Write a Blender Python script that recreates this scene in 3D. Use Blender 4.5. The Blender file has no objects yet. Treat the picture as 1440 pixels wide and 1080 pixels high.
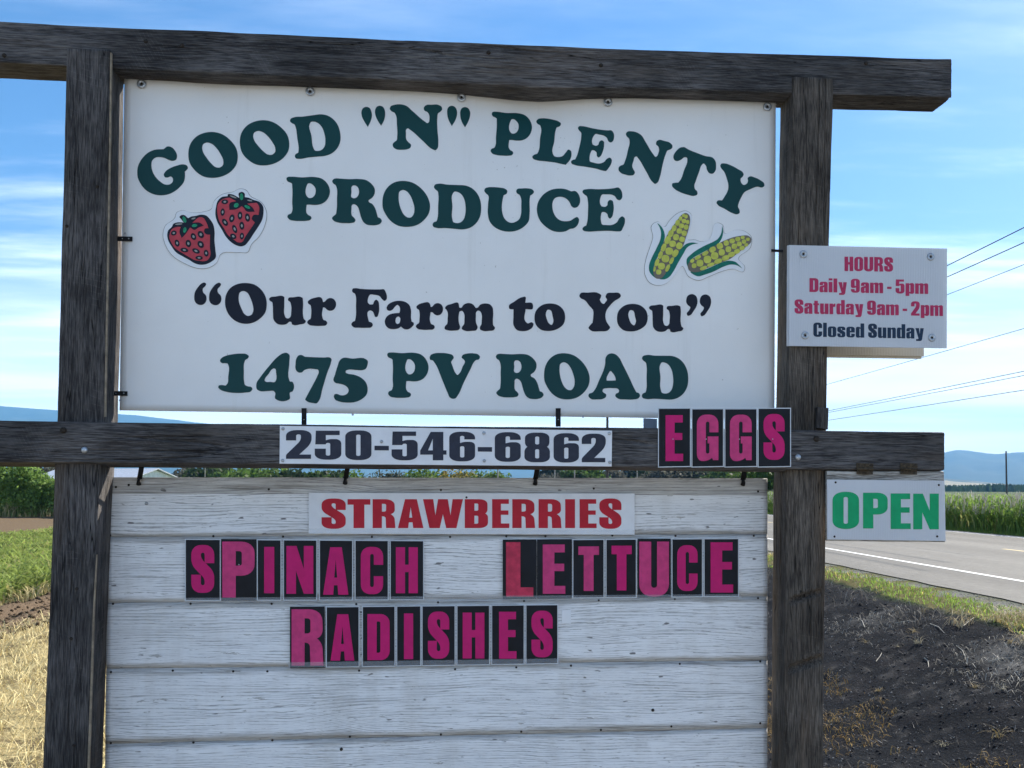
import bpy, math, random
import numpy as np
from mathutils import Vector
from mathutils.geometry import tessellate_polygon
random.seed(7)
RNG = np.random.default_rng(11)
sc = bpy.context.scene
COL = sc.collection
R = math.radians

# ------------------------------------------------------------------ camera
CAMP = (1.1975, -3.3479, 1.6)
FPX, CX, CY = 1316.1, 735.6, 630.3
YAW, PITCH, ROLL = R(4.4774), R(2.4038), R(0.2973)
cy_, sy_ = math.cos(YAW), math.sin(YAW)
FWD = np.array([sy_*math.cos(PITCH), cy_*math.cos(PITCH), math.sin(PITCH)])
R0 = np.array([cy_, -sy_, 0.0]); U0 = np.cross(R0, FWD)
RGT = math.cos(ROLL)*R0+math.sin(ROLL)*U0
UPV = -math.sin(ROLL)*R0+math.cos(ROLL)*U0
CAM = np.array(CAMP)
cam_d = bpy.data.cameras.new('camera'); cam = bpy.data.objects.new('camera', cam_d); COL.objects.link(cam)
from mathutils import Matrix
cam.matrix_world = Matrix(((RGT[0], UPV[0], -FWD[0], CAMP[0]), (RGT[1], UPV[1], -FWD[1], CAMP[1]), (RGT[2], UPV[2], -FWD[2], CAMP[2]), (0, 0, 0, 1)))
cam_d.sensor_width = 36; cam_d.lens = FPX/1440*36
cam_d.shift_x = (720-CX)/1440; cam_d.shift_y = (CY-540)/1440
cam_d.clip_start = 0.05; cam_d.clip_end = 40000
sc.camera = cam

# ------------------------------------------------------------------ world, sun, exposure
SUN_AZ, SUN_EL = R(52), R(36)          # azimuth from +Y towards +X
world = bpy.data.worlds.new('World'); sc.world = world; world.use_nodes = True
wn, wl = world.node_tree.nodes, world.node_tree.links
wn.clear()
def N(nodes, t, **k):
    n = nodes.new(t)
    for a, b in k.items():
        if a == 'inp':
            for i, v in b.items(): n.inputs[i].default_value = v
        else: setattr(n, a, b)
    return n
wout = N(wn, 'ShaderNodeOutputWorld'); wbg = N(wn, 'ShaderNodeBackground', inp={1: 0.085})
sky = N(wn, 'ShaderNodeTexSky', sky_type='NISHITA', sun_disc=False, sun_elevation=SUN_EL, sun_rotation=SUN_AZ, air_density=1.0, dust_density=0.3, ozone_density=2.2, altitude=400)
wtc = N(wn, 'ShaderNodeTexCoord'); wsep = N(wn, 'ShaderNodeSeparateXYZ')
wl.new(wtc.outputs['Generated'], wsep.inputs[0])
def wm(op, a, b=None, clamp=False):
    n = N(wn, 'ShaderNodeMath', operation=op, use_clamp=clamp)
    for i, v in enumerate((a, b)):
        if v is None: continue
        if isinstance(v, (int, float)): n.inputs[i].default_value = v
        else: wl.new(v, n.inputs[i])
    return n.outputs[0]
wz = wm('ADD', wm('MAXIMUM', wsep.outputs[2], 0.0), 0.035)
wcb = N(wn, 'ShaderNodeCombineXYZ'); wl.new(wm('DIVIDE', wsep.outputs[0], wz), wcb.inputs[0]); wl.new(wm('DIVIDE', wsep.outputs[1], wz), wcb.inputs[1])
wmap = N(wn, 'ShaderNodeMapping'); wmap.inputs['Rotation'].default_value = (0, 0, R(25)); wmap.inputs['Scale'].default_value = (0.16, 0.5, 1)
wl.new(wcb.outputs[0], wmap.inputs[0])
cl1 = N(wn, 'ShaderNodeTexNoise', inp={2: 1.6, 3: 7.0, 4: 0.62}); wl.new(wmap.outputs[0], cl1.inputs[0])
cr1 = N(wn, 'ShaderNodeMapRange', interpolation_type='SMOOTHSTEP', inp={1: 0.44, 2: 0.72, 3: 0.0, 4: 1.0}); wl.new(cl1.outputs[0], cr1.inputs[0])
# low haze-like cloud bank close to the horizon
hz1 = N(wn, 'ShaderNodeMapRange', interpolation_type='SMOOTHSTEP', inp={1: 0.03, 2: 0.26, 3: 1.0, 4: 0.0}); wl.new(wsep.outputs[2], hz1.inputs[0])
wm2 = N(wn, 'ShaderNodeMapping'); wm2.inputs['Scale'].default_value = (1.0, 1.0, 13); wm2.inputs['Location'].default_value = (3.1, 0.4, 0.2); wl.new(wtc.outputs['Generated'], wm2.inputs[0])
cl2 = N(wn, 'ShaderNodeTexNoise', inp={2: 2.2, 3: 6.0, 4: 0.55}); wl.new(wm2.outputs[0], cl2.inputs[0])
cr2 = N(wn, 'ShaderNodeMapRange', interpolation_type='SMOOTHSTEP', inp={1: 0.28, 2: 0.72, 3: 0.45, 4: 0.92}); wl.new(cl2.outputs[0], cr2.inputs[0])
bank = wm('MULTIPLY', wm('POWER', hz1.outputs[0], 1.1), cr2.outputs[0])
hz3 = N(wn, 'ShaderNodeMapRange', interpolation_type='SMOOTHSTEP', inp={1: 0.28, 2: 0.47, 3: 0.75, 4: 0.22}); wl.new(wsep.outputs[2], hz3.inputs[0])
whs = N(wn, 'ShaderNodeHueSaturation', inp={0: 0.502, 1: 1.25, 2: 0.46, 3: 1.0}); wl.new(sky.outputs[0], whs.inputs[4])
wmx0 = N(wn, 'ShaderNodeMixRGB', inp={2: (6.3, 6.6, 6.9, 1)}); wl.new(wm('MULTIPLY', cr1.outputs[0], hz3.outputs[0]), wmx0.inputs[0]); wl.new(whs.outputs[0], wmx0.inputs[1])
wmix = N(wn, 'ShaderNodeMixRGB', inp={2: (8.2, 7.9, 7.7, 1)}); wl.new(wm('MULTIPLY', bank, 0.95, True), wmix.inputs[0]); wl.new(wmx0.outputs[0], wmix.inputs[1])
wl.new(wmix.outputs[0], wbg.inputs[0]); wl.new(wbg.outputs[0], wout.inputs[0])
sun_d = bpy.data.lights.new('sun', 'SUN'); sun_d.energy = 2.4; sun_d.angle = R(0.5); sun_d.color = (1.0, 0.93, 0.82)
sun = bpy.data.objects.new('sun', sun_d); COL.objects.link(sun)
sdir = Vector((math.sin(SUN_AZ)*math.cos(SUN_EL), math.cos(SUN_AZ)*math.cos(SUN_EL), math.sin(SUN_EL)))
sun.rotation_euler = sdir.to_track_quat('Z', 'Y').to_euler(); sun.location = (8, 8, 12)
vs = sc.view_settings; vs.view_transform = 'Standard'; vs.look = 'None'; vs.gamma = 1; vs.exposure = 2.25; vs.use_curve_mapping = False
sc.cycles.volume_bounces = 0

# ------------------------------------------------------------------ helpers
def ray(x, y):
    d = FWD + RGT*(x-CX)/FPX - UPV*(y-CY)/FPX
    return d
def PX(x, y, Y):
    d = ray(x, y); t = (Y-CAM[1])/d[1]; return CAM+d*t
def GZ(x, y, z=0.0):
    d = ray(x, y); t = (z-CAM[2])/d[2]; return CAM+d*t
def link(name, me, parent=None):
    o = bpy.data.objects.new(name, me); COL.objects.link(o)
    if parent is not None:
        o.parent = parent
        o.location = -_wloc(parent)
    return o
def _wloc(o):
    v = Vector(o.location)
    while o.parent: o = o.parent; v = v+Vector(o.location)
    return v
def tag(o, label=None, cat=None, group=None, kind=None):
    for k, v in (('label', label), ('category', cat), ('group', group), ('kind', kind)):
        if v: o[k] = v
    return o
def empty(name, loc, label, cat, group=None, rz=0):
    o = bpy.data.objects.new(name, None); COL.objects.link(o); o.location = tuple(float(c) for c in loc); o.rotation_euler = (0, 0, rz)
    o.empty_display_size = 0.1
    return tag(o, label, cat, group)
def mesh_np(name, V, Q, mats, parent=None, smooth=False, col=None, midx=None, uv=None):
    """V (n,3), Q list of index arrays (m,k)"""
    me = bpy.data.meshes.new(name)
    V = np.asarray(V, dtype=np.float32)
    Qs = [np.asarray(q, dtype=np.int32) for q in (Q if isinstance(Q, list) else [Q])]
    tot = np.concatenate([np.full(len(q), q.shape[1], np.int32) for q in Qs])
    idx = np.concatenate([q.ravel() for q in Qs])
    me.vertices.add(len(V)); me.vertices.foreach_set('co', V.ravel())
    me.loops.add(len(idx)); me.loops.foreach_set('vertex_index', idx)
    me.polygons.add(len(tot)); st = np.concatenate([[0], np.cumsum(tot)[:-1]]).astype(np.int32)
    me.polygons.foreach_set('loop_start', st); me.polygons.foreach_set('loop_total', tot)
    if smooth: me.polygons.foreach_set('use_smooth', np.ones(len(tot), bool))
    if midx is not None: me.polygons.foreach_set('material_index', np.asarray(midx, np.int32))
    for m in (mats if isinstance(mats, (list, tuple)) else [mats]): me.materials.append(m)
    if col is not None:
        a = me.color_attributes.new('col', 'FLOAT_COLOR', 'POINT')
        c = np.ones((len(V), 4), np.float32); c[:, :3] = col; a.data.foreach_set('color', c.ravel())
    if uv is not None:
        l = me.uv_layers.new(name='uv'); l.data.foreach_set('uv', np.asarray(uv, np.float32)[idx].ravel())
    me.update(); me.validate()
    return link(name, me, parent)
class MB:
    def __init__(s): s.v = []; s.f = []
    def add(s, vs, fs):
        b = len(s.v); s.v += [tuple(float(c) for c in v) for v in vs]; s.f += [tuple(b+i for i in f) for f in fs]; return s
    def hexa(s, a, b):            # a: 4 front pts, b: 4 back pts (same order)
        return s.add(list(a)+list(b), [(0, 1, 2, 3), (7, 6, 5, 4), (0, 4, 5, 1), (1, 5, 6, 2), (2, 6, 7, 3), (3, 7, 4, 0)])
    def box(s, x0, x1, y0, y1, z0, z1):
        return s.hexa([(x0, y0, z0), (x1, y0, z0), (x1, y0, z1), (x0, y0, z1)], [(x0, y1, z0), (x1, y1, z0), (x1, y1, z1), (x0, y1, z1)])
    def tube(s, pts, rads, n=8, cap=True):
        pts = [Vector(p) for p in pts]; rings = []
        if isinstance(rads, (int, float)): rads = [rads]*len(pts)
        for i, p in enumerate(pts):
            d = (pts[min(i+1, len(pts)-1)]-pts[max(i-1, 0)]).normalized()
            a = d.orthogonal().normalized() if i == 0 else (pa-d*pa.dot(d)).normalized()
            pa = a; b = d.cross(a)
            rings.append([p+(a*math.cos(2*math.pi*k/n)+b*math.sin(2*math.pi*k/n))*rads[i] for k in range(n)])
        vs = [v for r in rings for v in r]; fs = []
        for i in range(len(pts)-1):
            for k in range(n):
                k2 = (k+1) % n; fs.append((i*n+k, i*n+k2, (i+1)*n+k2, (i+1)*n+k))
        if cap: fs.append(tuple(range(n-1, -1, -1))); fs.append(tuple((len(pts)-1)*n+k for k in range(n)))
        return s.add(vs, fs)
    def build(s, name, m, parent=None, bevel=0, smooth=False):
        me = bpy.data.meshes.new(name); me.from_pydata(s.v, [], s.f); me.materials.append(m)
        if smooth:
            for p in me.polygons: p.use_smooth = True
        me.update()
        o = link(name, me, parent)
        if bevel:
            md = o.modifiers.new('b', 'BEVEL'); md.width = bevel; md.segments = 2; md.limit_method = 'ANGLE'
        return o
# value noise
_T = np.random.default_rng(5).random((256, 256)).astype(np.float32)
def vnoise(x, y):
    x = np.asarray(x, float); y = np.asarray(y, float)
    xi = np.floor(x).astype(int); yi = np.floor(y).astype(int); fx = x-xi; fy = y-yi
    fx = fx*fx*(3-2*fx); fy = fy*fy*(3-2*fy)
    g = lambda a, b: _T[a % 256, b % 256]
    return (g(xi, yi)*(1-fx)+g(xi+1, yi)*fx)*(1-fy)+(g(xi, yi+1)*(1-fx)+g(xi+1, yi+1)*fx)*fy
def fbm(x, y, o=4):
    s = 0; a = .5
    for i in range(o): s = s+a*vnoise(x*2**i+17*i, y*2**i+31*i); a *= .5
    return s/(1-.5**o)

# ------------------------------------------------------------------ materials
def newmat(name):
    m = bpy.data.materials.new(name); m.use_nodes = True; nt = m.node_tree; nt.nodes.clear()
    out = N(nt.nodes, 'ShaderNodeOutputMaterial'); bs = N(nt.nodes, 'ShaderNodeBsdfPrincipled')
    nt.links.new(bs.outputs[0], out.inputs[0]); return m, nt.nodes, nt.links, bs, out
def S(v): return (v[0], v[1], v[2], 1)
def ramp(nodes, stops, interp='LINEAR'):
    r = nodes.new('ShaderNodeValToRGB'); e = r.color_ramp.elements; r.color_ramp.interpolation = interp
    while len(e) < len(stops): e.new(0.5)
    for i, (p, c) in enumerate(stops): e[i].position = p; e[i].color = S(c) if not isinstance(c, (int, float)) else (c, c, c, 1)
    return r
def nz(nodes, links, src, scale, sc3=None, detail=4, rough=.5, loc=None, dist=0):
    if sc3 is not None or loc is not None:
        mp = nodes.new('ShaderNodeMapping')
        if sc3 is not None: mp.inputs['Scale'].default_value = sc3
        if loc is not None: mp.inputs['Location'].default_value = loc
        links.new(src, mp.inputs[0]); src = mp.outputs[0]
    n = nodes.new('ShaderNodeTexNoise'); n.inputs[2].default_value = scale; n.inputs[3].default_value = detail; n.inputs[4].default_value = rough
    n.inputs['Distortion'].default_value = dist
    links.new(src, n.inputs[0]); return n
def math_n(nodes, links, op, a, b=None, c=None, clamp=False):
    n = nodes.new('ShaderNodeMath'); n.operation = op; n.use_clamp = clamp
    for i, v in enumerate((a, b, c)):
        if v is None: continue
        if isinstance(v, (int, float)): n.inputs[i].default_value = v
        else: links.new(v, n.inputs[i])
    return n.outputs[0]
def mixc(nodes, links, f, a, b, mode='MIX'):
    n = nodes.new('ShaderNodeMixRGB'); n.blend_type = mode
    for i, v in enumerate((f, a, b)):
        if isinstance(v, (int, float)): n.inputs[i].default_value = v
        elif isinstance(v, tuple): n.inputs[i].default_value = S(v)
        else: links.new(v, n.inputs[i])
    return n.outputs[0]
def bump(nodes, links, bs, h, strength=.5, dist=.002):
    b = nodes.new('ShaderNodeBump'); b.inputs['Strength'].default_value = strength; b.inputs['Distance'].default_value = dist
    links.new(h, b.inputs['Height']); links.new(b.outputs[0], bs.inputs['Normal']); return b
def mrange(nodes, links, src, a, b, c=0., d=1., smooth=True):
    n = nodes.new('ShaderNodeMapRange'); n.interpolation_type = 'SMOOTHSTEP' if smooth else 'LINEAR'
    for i, v in zip((1, 2, 3, 4), (a, b, c, d)): n.inputs[i].default_value = v
    links.new(src, n.inputs[0]); return n.outputs[0]

def simple(name, c, rough=.5, metal=0., var=.12, nscale=6., spec=.22, bumpy=0., bscale=400.):
    m, n, l, bs, out = newmat(name)
    tc = n.new('ShaderNodeTexCoord')
    z = nz(n, l, tc.outputs['Object'], nscale, detail=5, rough=.6)
    f = mrange(n, l, z.outputs[0], .3, .7)
    col = mixc(n, l, f, tuple(x*(1-var) for x in c), tuple(min(1, x*(1+var)) for x in c))
    l.new(col, bs.inputs['Base Color']); bs.inputs['Roughness'].default_value = rough; bs.inputs['Metallic'].default_value = metal
    bs.inputs['Specular IOR Level'].default_value = spec
    if bumpy:
        z2 = nz(n, l, tc.outputs['Object'], bscale, detail=3); bump(n, l, bs, z2.outputs[0], bumpy, .001)
    return m

def timber_mat(name, axis, dark, mid, light, warm=0.0):
    m, n, l, bs, out = newmat(name)
    tc = n.new('ShaderNodeTexCoord'); o = tc.outputs['Object']
    st = lambda k, a: tuple(a if i == axis else k for i in range(3))
    g1 = nz(n, l, o, 1, st(42, 3.0), 6, .62, dist=.4)
    g2 = nz(n, l, o, 1, st(300, 16), 5, .65)
    g3 = nz(n, l, o, 2.3, None, 4, .55)
    # thin drying checks: contour lines of a long stretched noise
    c1 = nz(n, l, o, 1, st(16, .8), 3, .5, loc=(3.3, 1.7, 9.1))
    pp = math_n(n, l, 'PINGPONG', math_n(n, l, 'MULTIPLY', c1.outputs[0], 9.0), .5)
    gate = mrange(n, l, nz(n, l, o, 1, st(22, 2.2), 3, .6, loc=(7, 2, 5)).outputs[0], .47, .60)
    chk = math_n(n, l, 'MULTIPLY', mrange(n, l, pp, .0, .055, 1., 0.), gate)
    base = ramp(n, [(.2, dark), (.5, mid), (.78, light)])
    mixf = math_n(n, l, 'ADD', math_n(n, l, 'MULTIPLY', g1.outputs[0], .33), math_n(n, l, 'MULTIPLY', g2.outputs[0], .67))
    mixf = mrange(n, l, mixf, .28, .72)
    l.new(mixf, base.inputs[0])
    stain = mrange(n, l, g3.outputs[0], .35, .68, .55, 1.3)
    col = mixc(n, l, 1.0, base.outputs[0], (1, 1, 1), 'MULTIPLY')
    sc_ = n.new('ShaderNodeVectorMath'); sc_.operation = 'SCALE'; l.new(col, sc_.inputs[0]); l.new(stain, sc_.inputs['Scale'])
    wm_ = nz(n, l, o, 1, st(6, .9), 4, .6, loc=(1, 8, 3))
    col = mixc(n, l, math_n(n, l, 'MULTIPLY', mrange(n, l, wm_.outputs[0], .5, .7), warm), sc_.outputs[0], tuple(x*k for x, k in zip(light, (1.25, 1.0, .75))))
    col = mixc(n, l, chk, col, tuple(x*.25 for x in dark))
    l.new(col, bs.inputs['Base Color']); bs.inputs['Roughness'].default_value = .82; bs.inputs['Specular IOR Level'].default_value = .22
    so = n.new('ShaderNodeSeparateXYZ'); l.new(o, so.inputs[0])
    dg = math_n(n, l, 'ADD', math_n(n, l, 'MULTIPLY', so.outputs[0], 1/.014 if axis == 0 else 1/.09), math_n(n, l, 'ADD', math_n(n, l, 'MULTIPLY', so.outputs[2], 1/.024), math_n(n, l, 'MULTIPLY', g3.outputs[0], 5.)))
    saw = math_n(n, l, 'MULTIPLY', mrange(n, l, math_n(n, l, 'PINGPONG', dg, .5), .36, .5), mrange(n, l, nz(n, l, o, 5, None, 5, .7, loc=(2, 9, 4)).outputs[0], .48, .66))
    saw = math_n(n, l, 'MULTIPLY', saw, mrange(n, l, g2.outputs[0], .4, .6))
    col = mixc(n, l, math_n(n, l, 'MULTIPLY', saw, .38), col, tuple(x*1.6 for x in light)); l.new(col, bs.inputs['Base Color'])
    h = math_n(n, l, 'SUBTRACT', math_n(n, l, 'ADD', g2.outputs[0], math_n(n, l, 'MULTIPLY', g1.outputs[0], .8)), math_n(n, l, 'MULTIPLY', chk, 1.2))
    h = math_n(n, l, 'ADD', h, math_n(n, l, 'MULTIPLY', saw, .35))
    bump(n, l, bs, h, .9, .0035)
    return m
M = {}
M['beamwood'] = timber_mat('weathered_beam_wood', 0, (.028, .026, .027), (.080, .076, .076), (.140, .133, .129), .25)
M['postwood'] = timber_mat('weathered_post_wood', 2, (.024, .022, .022), (.068, .063, .062), (.125, .115, .108), .35)
M['postwood2'] = timber_mat('weathered_right_post_wood', 2, (.032, .026, .021), (.080, .068, .057), (.142, .120, .098), .5)
M['greywood'] = timber_mat('grey_bare_wood', 0, (.12, .11, .095), (.34, .32, .29), (.56, .54, .50), .2)
def panel_mat():
    m, n, l, bs, out = newmat('white_sign_sheet'); tc = n.new('ShaderNodeTexCoord'); o = tc.outputs['Object']
    run = nz(n, l, o, 1, (16, 16, .9), 5, .65); bl = nz(n, l, o, 1.7, None, 5, .6); sp = nz(n, l, o, 70, None, 2, .5)
    c = mixc(n, l, mrange(n, l, bl.outputs[0], .35, .7), (.845, .835, .81), (.80, .79, .765))
    c = mixc(n, l, math_n(n, l, 'MULTIPLY', mrange(n, l, run.outputs[0], .56, .78), .16), c, (.45, .42, .36))
    c = mixc(n, l, math_n(n, l, 'MULTIPLY', mrange(n, l, sp.outputs[0], .735, .76), .5), c, (.3, .27, .22))
    l.new(c, bs.inputs['Base Color']); bs.inputs['Specular IOR Level'].default_value = .4
    l.new(mrange(n, l, bl.outputs[0], .3, .7, .3, .48), bs.inputs['Roughness'])
    bump(n, l, bs, nz(n, l, o, 3.5, None, 2).outputs[0], .25, .01); return m
M['panel'] = panel_mat()
M['teal'] = simple('dark_green_vinyl', (.004, .050, .052), .5, var=.06)
M['navy'] = simple('navy_vinyl', (.008, .012, .024), .5, var=.1)
M['phone'] = simple('charcoal_lettering', (.030, .035, .055), .5, var=.12, nscale=40)
M['alu'] = simple('white_aluminium_sheet', (.74, .75, .77), .38, metal=0.05, var=.05, nscale=14)
M['redv'] = simple('red_vinyl', (.50, .016, .034), .5, var=.08, nscale=20)
M['cardwhite'] = simple('letter_card_edge', (.60, .63, .66), .3, var=.05)
M['cardblack'] = simple('letter_card_black', (.007, .009, .014), .42, var=.3, nscale=12, spec=.18)
M['mag'] = simple('magenta_ink', (.56, .008, .145), .45, var=.07, nscale=25)
M['magf'] = simple('faded_magenta_ink', (.58, .045, .18), .45, var=.12, nscale=35)
M['magr'] = simple('faded_red_magenta_ink', (.52, .035, .085), .45, var=.2, nscale=35)
M['greenv'] = simple('green_vinyl', (.004, .34, .13), .5, var=.08, nscale=20)
M['hoursred'] = simple('crimson_print', (.46, .03, .10), .5, var=.1, nscale=60)
M['steel'] = simple('galvanised_steel', (.42, .44, .46), .42, metal=.85, var=.2, nscale=80)
M['blacksteel'] = simple('black_strap_steel', (.012, .012, .013), .5, metal=.4, var=.4, nscale=60)
M['rust'] = simple('rusty_nail_steel', (.035, .028, .022), .7, metal=.3, var=.4, nscale=200)
M['hinge'] = simple('aged_brass_hinge', (.060, .045, .028), .55, metal=.3, var=.5, nscale=120, bumpy=.4)
M['berry'] = simple('strawberry_red_print', (.50, .06, .08), .5, var=.12, nscale=40)
M['leafgreen'] = simple('leaf_green_print', (.02, .28, .14), .45, var=.3, nscale=150)
M['seedlight'] = simple('seed_light_print', (.30, .30, .28), .45)
M['kernel'] = simple('kernel_green_print', (.56, .58, .10), .5, var=.12, nscale=60)
M['cob'] = simple('cob_grey_print', (.17, .15, .12), .5)
M['husk'] = simple('husk_green_print', (.008, .16, .115), .5, var=.15, nscale=60)
M['film'] = simple('white_sticker_film', (.80, .81, .82), .2, var=.02, spec=.55)
M['filmedge'] = simple('sticker_edge_dirt', (.33, .32, .30), .5, var=.3, nscale=50)
M['sealant'] = simple('sign_backing_grey', (.20, .23, .27), .5)

def corrugated(name, c, scale):
    m, n, l, bs, out = newmat(name)
    tc = n.new('ShaderNodeTexCoord'); sp = n.new('ShaderNodeSeparateXYZ'); l.new(tc.outputs['Object'], sp.inputs[0])
    s = math_n(n, l, 'SINE', math_n(n, l, 'MULTIPLY', sp.outputs[0], scale))
    z = nz(n, l, tc.outputs['Object'], 5, None, 3)
    line = math_n(n, l, 'MULTIPLY', mrange(n, l, s, .55, 1.), mrange(n, l, z.outputs[0], .42, .62))
    col = mixc(n, l, math_n(n, l, 'MULTIPLY', line, .28), c, tuple(x*.55 for x in c))
    l.new(col, bs.inputs['Base Color']); bs.inputs['Roughness'].default_value = .38
    bump(n, l, bs, math_n(n, l, 'MULTIPLY', s, z.outputs[0]), .35, .002)
    tr = n.new('ShaderNodeBsdfTranslucent'); tr.inputs[0].default_value = S(c)
    mx = n.new('ShaderNodeMixShader'); mx.inputs[0].default_value = .25
    l.new(bs.outputs[0], mx.inputs[1]); l.new(tr.outputs[0], mx.inputs[2]); l.new(mx.outputs[0], out.inputs[0])
    return m
M['corr'] = corrugated('corrugated_plastic', (.74, .76, .79), 2*math.pi/.0065)
M['corr2'] = corrugated('cream_corrugated_plastic', (.62, .58, .50), 2*math.pi/.011)

def plank_mat():
    m, n, l, bs, out = newmat('peeling_white_painted_plank')
    tc = n.new('ShaderNodeTexCoord'); o = tc.outputs['Object']
    uv = n.new('ShaderNodeUVMap'); uv.uv_map = 'uv'; sp = n.new('ShaderNodeSeparateXYZ'); l.new(uv.outputs[0], sp.inputs[0])
    oi = n.new('ShaderNodeObjectInfo'); off = n.new('ShaderNodeCombineXYZ'); l.new(math_n(n, l, 'MULTIPLY', oi.outputs['Random'], 40.), off.inputs[0]); l.new(math_n(n, l, 'MULTIPLY', oi.outputs['Random'], 23.), off.inputs[2])
    va = n.new('ShaderNodeVectorMath'); va.operation = 'ADD'; l.new(o, va.inputs[0]); l.new(off.outputs[0], va.inputs[1]); o = va.outputs[0]
    a = nz(n, l, o, 1, (1.3, 3, 4.5), 3, .45)
    fine = nz(n, l, o, 1, (7, 60, 160), 4, .6)
    brk = nz(n, l, o, 1, (5, 20, 60), 4, .65)
    so = n.new('ShaderNodeSeparateXYZ'); l.new(o, so.inputs[0])
    def grain(freq, amp, jit, w0, w1, seed):
        v = math_n(n, l, 'ADD', math_n(n, l, 'MULTIPLY', so.outputs[2], freq), math_n(n, l, 'ADD', math_n(n, l, 'MULTIPLY', a.outputs[0], amp), math_n(n, l, 'MULTIPLY', brk.outputs[0], jit)))
        pp = math_n(n, l, 'PINGPONG', v, .5)
        wide = mrange(n, l, nz(n, l, o, 1, (3.5, 9, 30), 4, .65, loc=(4+seed, 4, 4)).outputs[0], .36, .66, w0, w1)
        ls = math_n(n, l, 'SUBTRACT', 1.0, math_n(n, l, 'DIVIDE', pp, wide), clamp=True)
        g = mrange(n, l, nz(n, l, o, 1, (6, 12, 45), 3, .6, loc=(seed, 7, 2)).outputs[0], .36, .50)
        return math_n(n, l, 'MULTIPLY', math_n(n, l, 'POWER', ls, .6), g)
    crack = math_n(n, l, 'MAXIMUM', grain(85, 7.5, 1.5, .02, .17, 0), math_n(n, l, 'MULTIPLY', grain(175, 15, 2.2, .04, .24, 5), .75))
    e = math_n(n, l, 'MULTIPLY', math_n(n, l, 'ABSOLUTE', math_n(n, l, 'SUBTRACT', sp.outputs[1], .5)), 2.)
    wob = nz(n, l, o, 1, (4, 12, 26), 5, .65)
    wob2 = nz(n, l, o, 1, (1.7, 4, 4), 3, .6, loc=(9, 1, 1))
    ew = math_n(n, l, 'ADD', e, math_n(n, l, 'ADD', math_n(n, l, 'MULTIPLY', math_n(n, l, 'SUBTRACT', wob.outputs[0], .5), .42), math_n(n, l, 'MULTIPLY', math_n(n, l, 'SUBTRACT', wob2.outputs[0], .5), .35)))
    worn = mrange(n, l, ew, .77, .94)
    worn = math_n(n, l, 'MAXIMUM', worn, math_n(n, l, 'MULTIPLY', mrange(n, l, math_n(n, l, 'ADD', e, math_n(n, l, 'MULTIPLY', wob2.outputs[0], .06)), .905, .97), .8))
    # bare strip flagged through u (u > 2 on that strip)
    bare = mrange(n, l, sp.outputs[0], 1.9, 2.1)
    worn = math_n(n, l, 'MAXIMUM', worn, bare)
    spots = mrange(n, l, nz(n, l, o, 1, (18, 40, 55), 2, .5, loc=(2, 5, 8)).outputs[0], .70, .76)
    paint = mixc(n, l, fine.outputs[0], (.80, .80, .80), (.88, .88, .875))
    wood = ramp(n, [(.34, (.075, .065, .055)), (.47, (.27, .25, .22)), (.62, (.50, .48, .44))]); l.new(math_n(n, l, 'ADD', math_n(n, l, 'MULTIPLY', fine.outputs[0], .6), math_n(n, l, 'MULTIPLY', wob.outputs[0], .4)), wood.inputs[0])
    wl_ = mrange(n, l, nz(n, l, o, 1, (2.2, 30, 120), 5, .65, loc=(6, 6, 1)).outputs[0], .50, .62)
    worn = math_n(n, l, 'MULTIPLY', worn, math_n(n, l, 'ADD', .72, math_n(n, l, 'MULTIPLY', wl_, .4)))
    col = mixc(n, l, math_n(n, l, 'MULTIPLY', worn, .85, clamp=True), paint, wood.outputs[0])
    col = mixc(n, l, math_n(n, l, 'MULTIPLY', crack, .78), col, (.15, .14, .135))
    col = mixc(n, l, math_n(n, l, 'MULTIPLY', spots, .85), col, (.06, .05, .045))
    dirt = nz(n, l, o, 1, (9, 9, 1.3), 4, .6, loc=(5, 5, 5)); blot = nz(n, l, o, 2.2, None, 4, .6, loc=(1, 5, 9))
    col = mixc(n, l, math_n(n, l, 'MULTIPLY', mrange(n, l, dirt.outputs[0], .48, .72), .20), col, (.42, .38, .32))
    col = mixc(n, l, math_n(n, l, 'MULTIPLY', mrange(n, l, blot.outputs[0], .50, .70), .22), col, (.50, .49, .47))
    flake = mrange(n, l, nz(n, l, o, 1, (9, 30, 48), 5, .7, loc=(8, 3, 3)).outputs[0], .645, .665)
    col = mixc(n, l, math_n(n, l, 'MULTIPLY', flake, .8), col, (.33, .31, .28))
    l.new(col, bs.inputs['Base Color']); bs.inputs['Roughness'].default_value = .62
    h = math_n(n, l, 'SUBTRACT', math_n(n, l, 'MULTIPLY', fine.outputs[0], .25), math_n(n, l, 'ADD', math_n(n, l, 'MULTIPLY', crack, .8), math_n(n, l, 'MULTIPLY', worn, .35)))
    bump(n, l, bs, h, .5, .0015)
    return m
M['plank'] = plank_mat()
def clear_mat():
    m, n, l, bs, out = newmat('clear_plastic_track')
    bs.inputs['Base Color'].default_value = (.75, .8, .85, 1); bs.inputs['Roughness'].default_value = .12
    t = n.new('ShaderNodeBsdfTransparent'); mx = n.new('ShaderNodeMixShader'); mx.inputs[0].default_value = .11
    l.new(t.outputs[0], mx.inputs[1]); l.new(bs.outputs[0], mx.inputs[2]); l.new(mx.outputs[0], out.inputs[0]); return m
M['clear'] = clear_mat()
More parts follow.
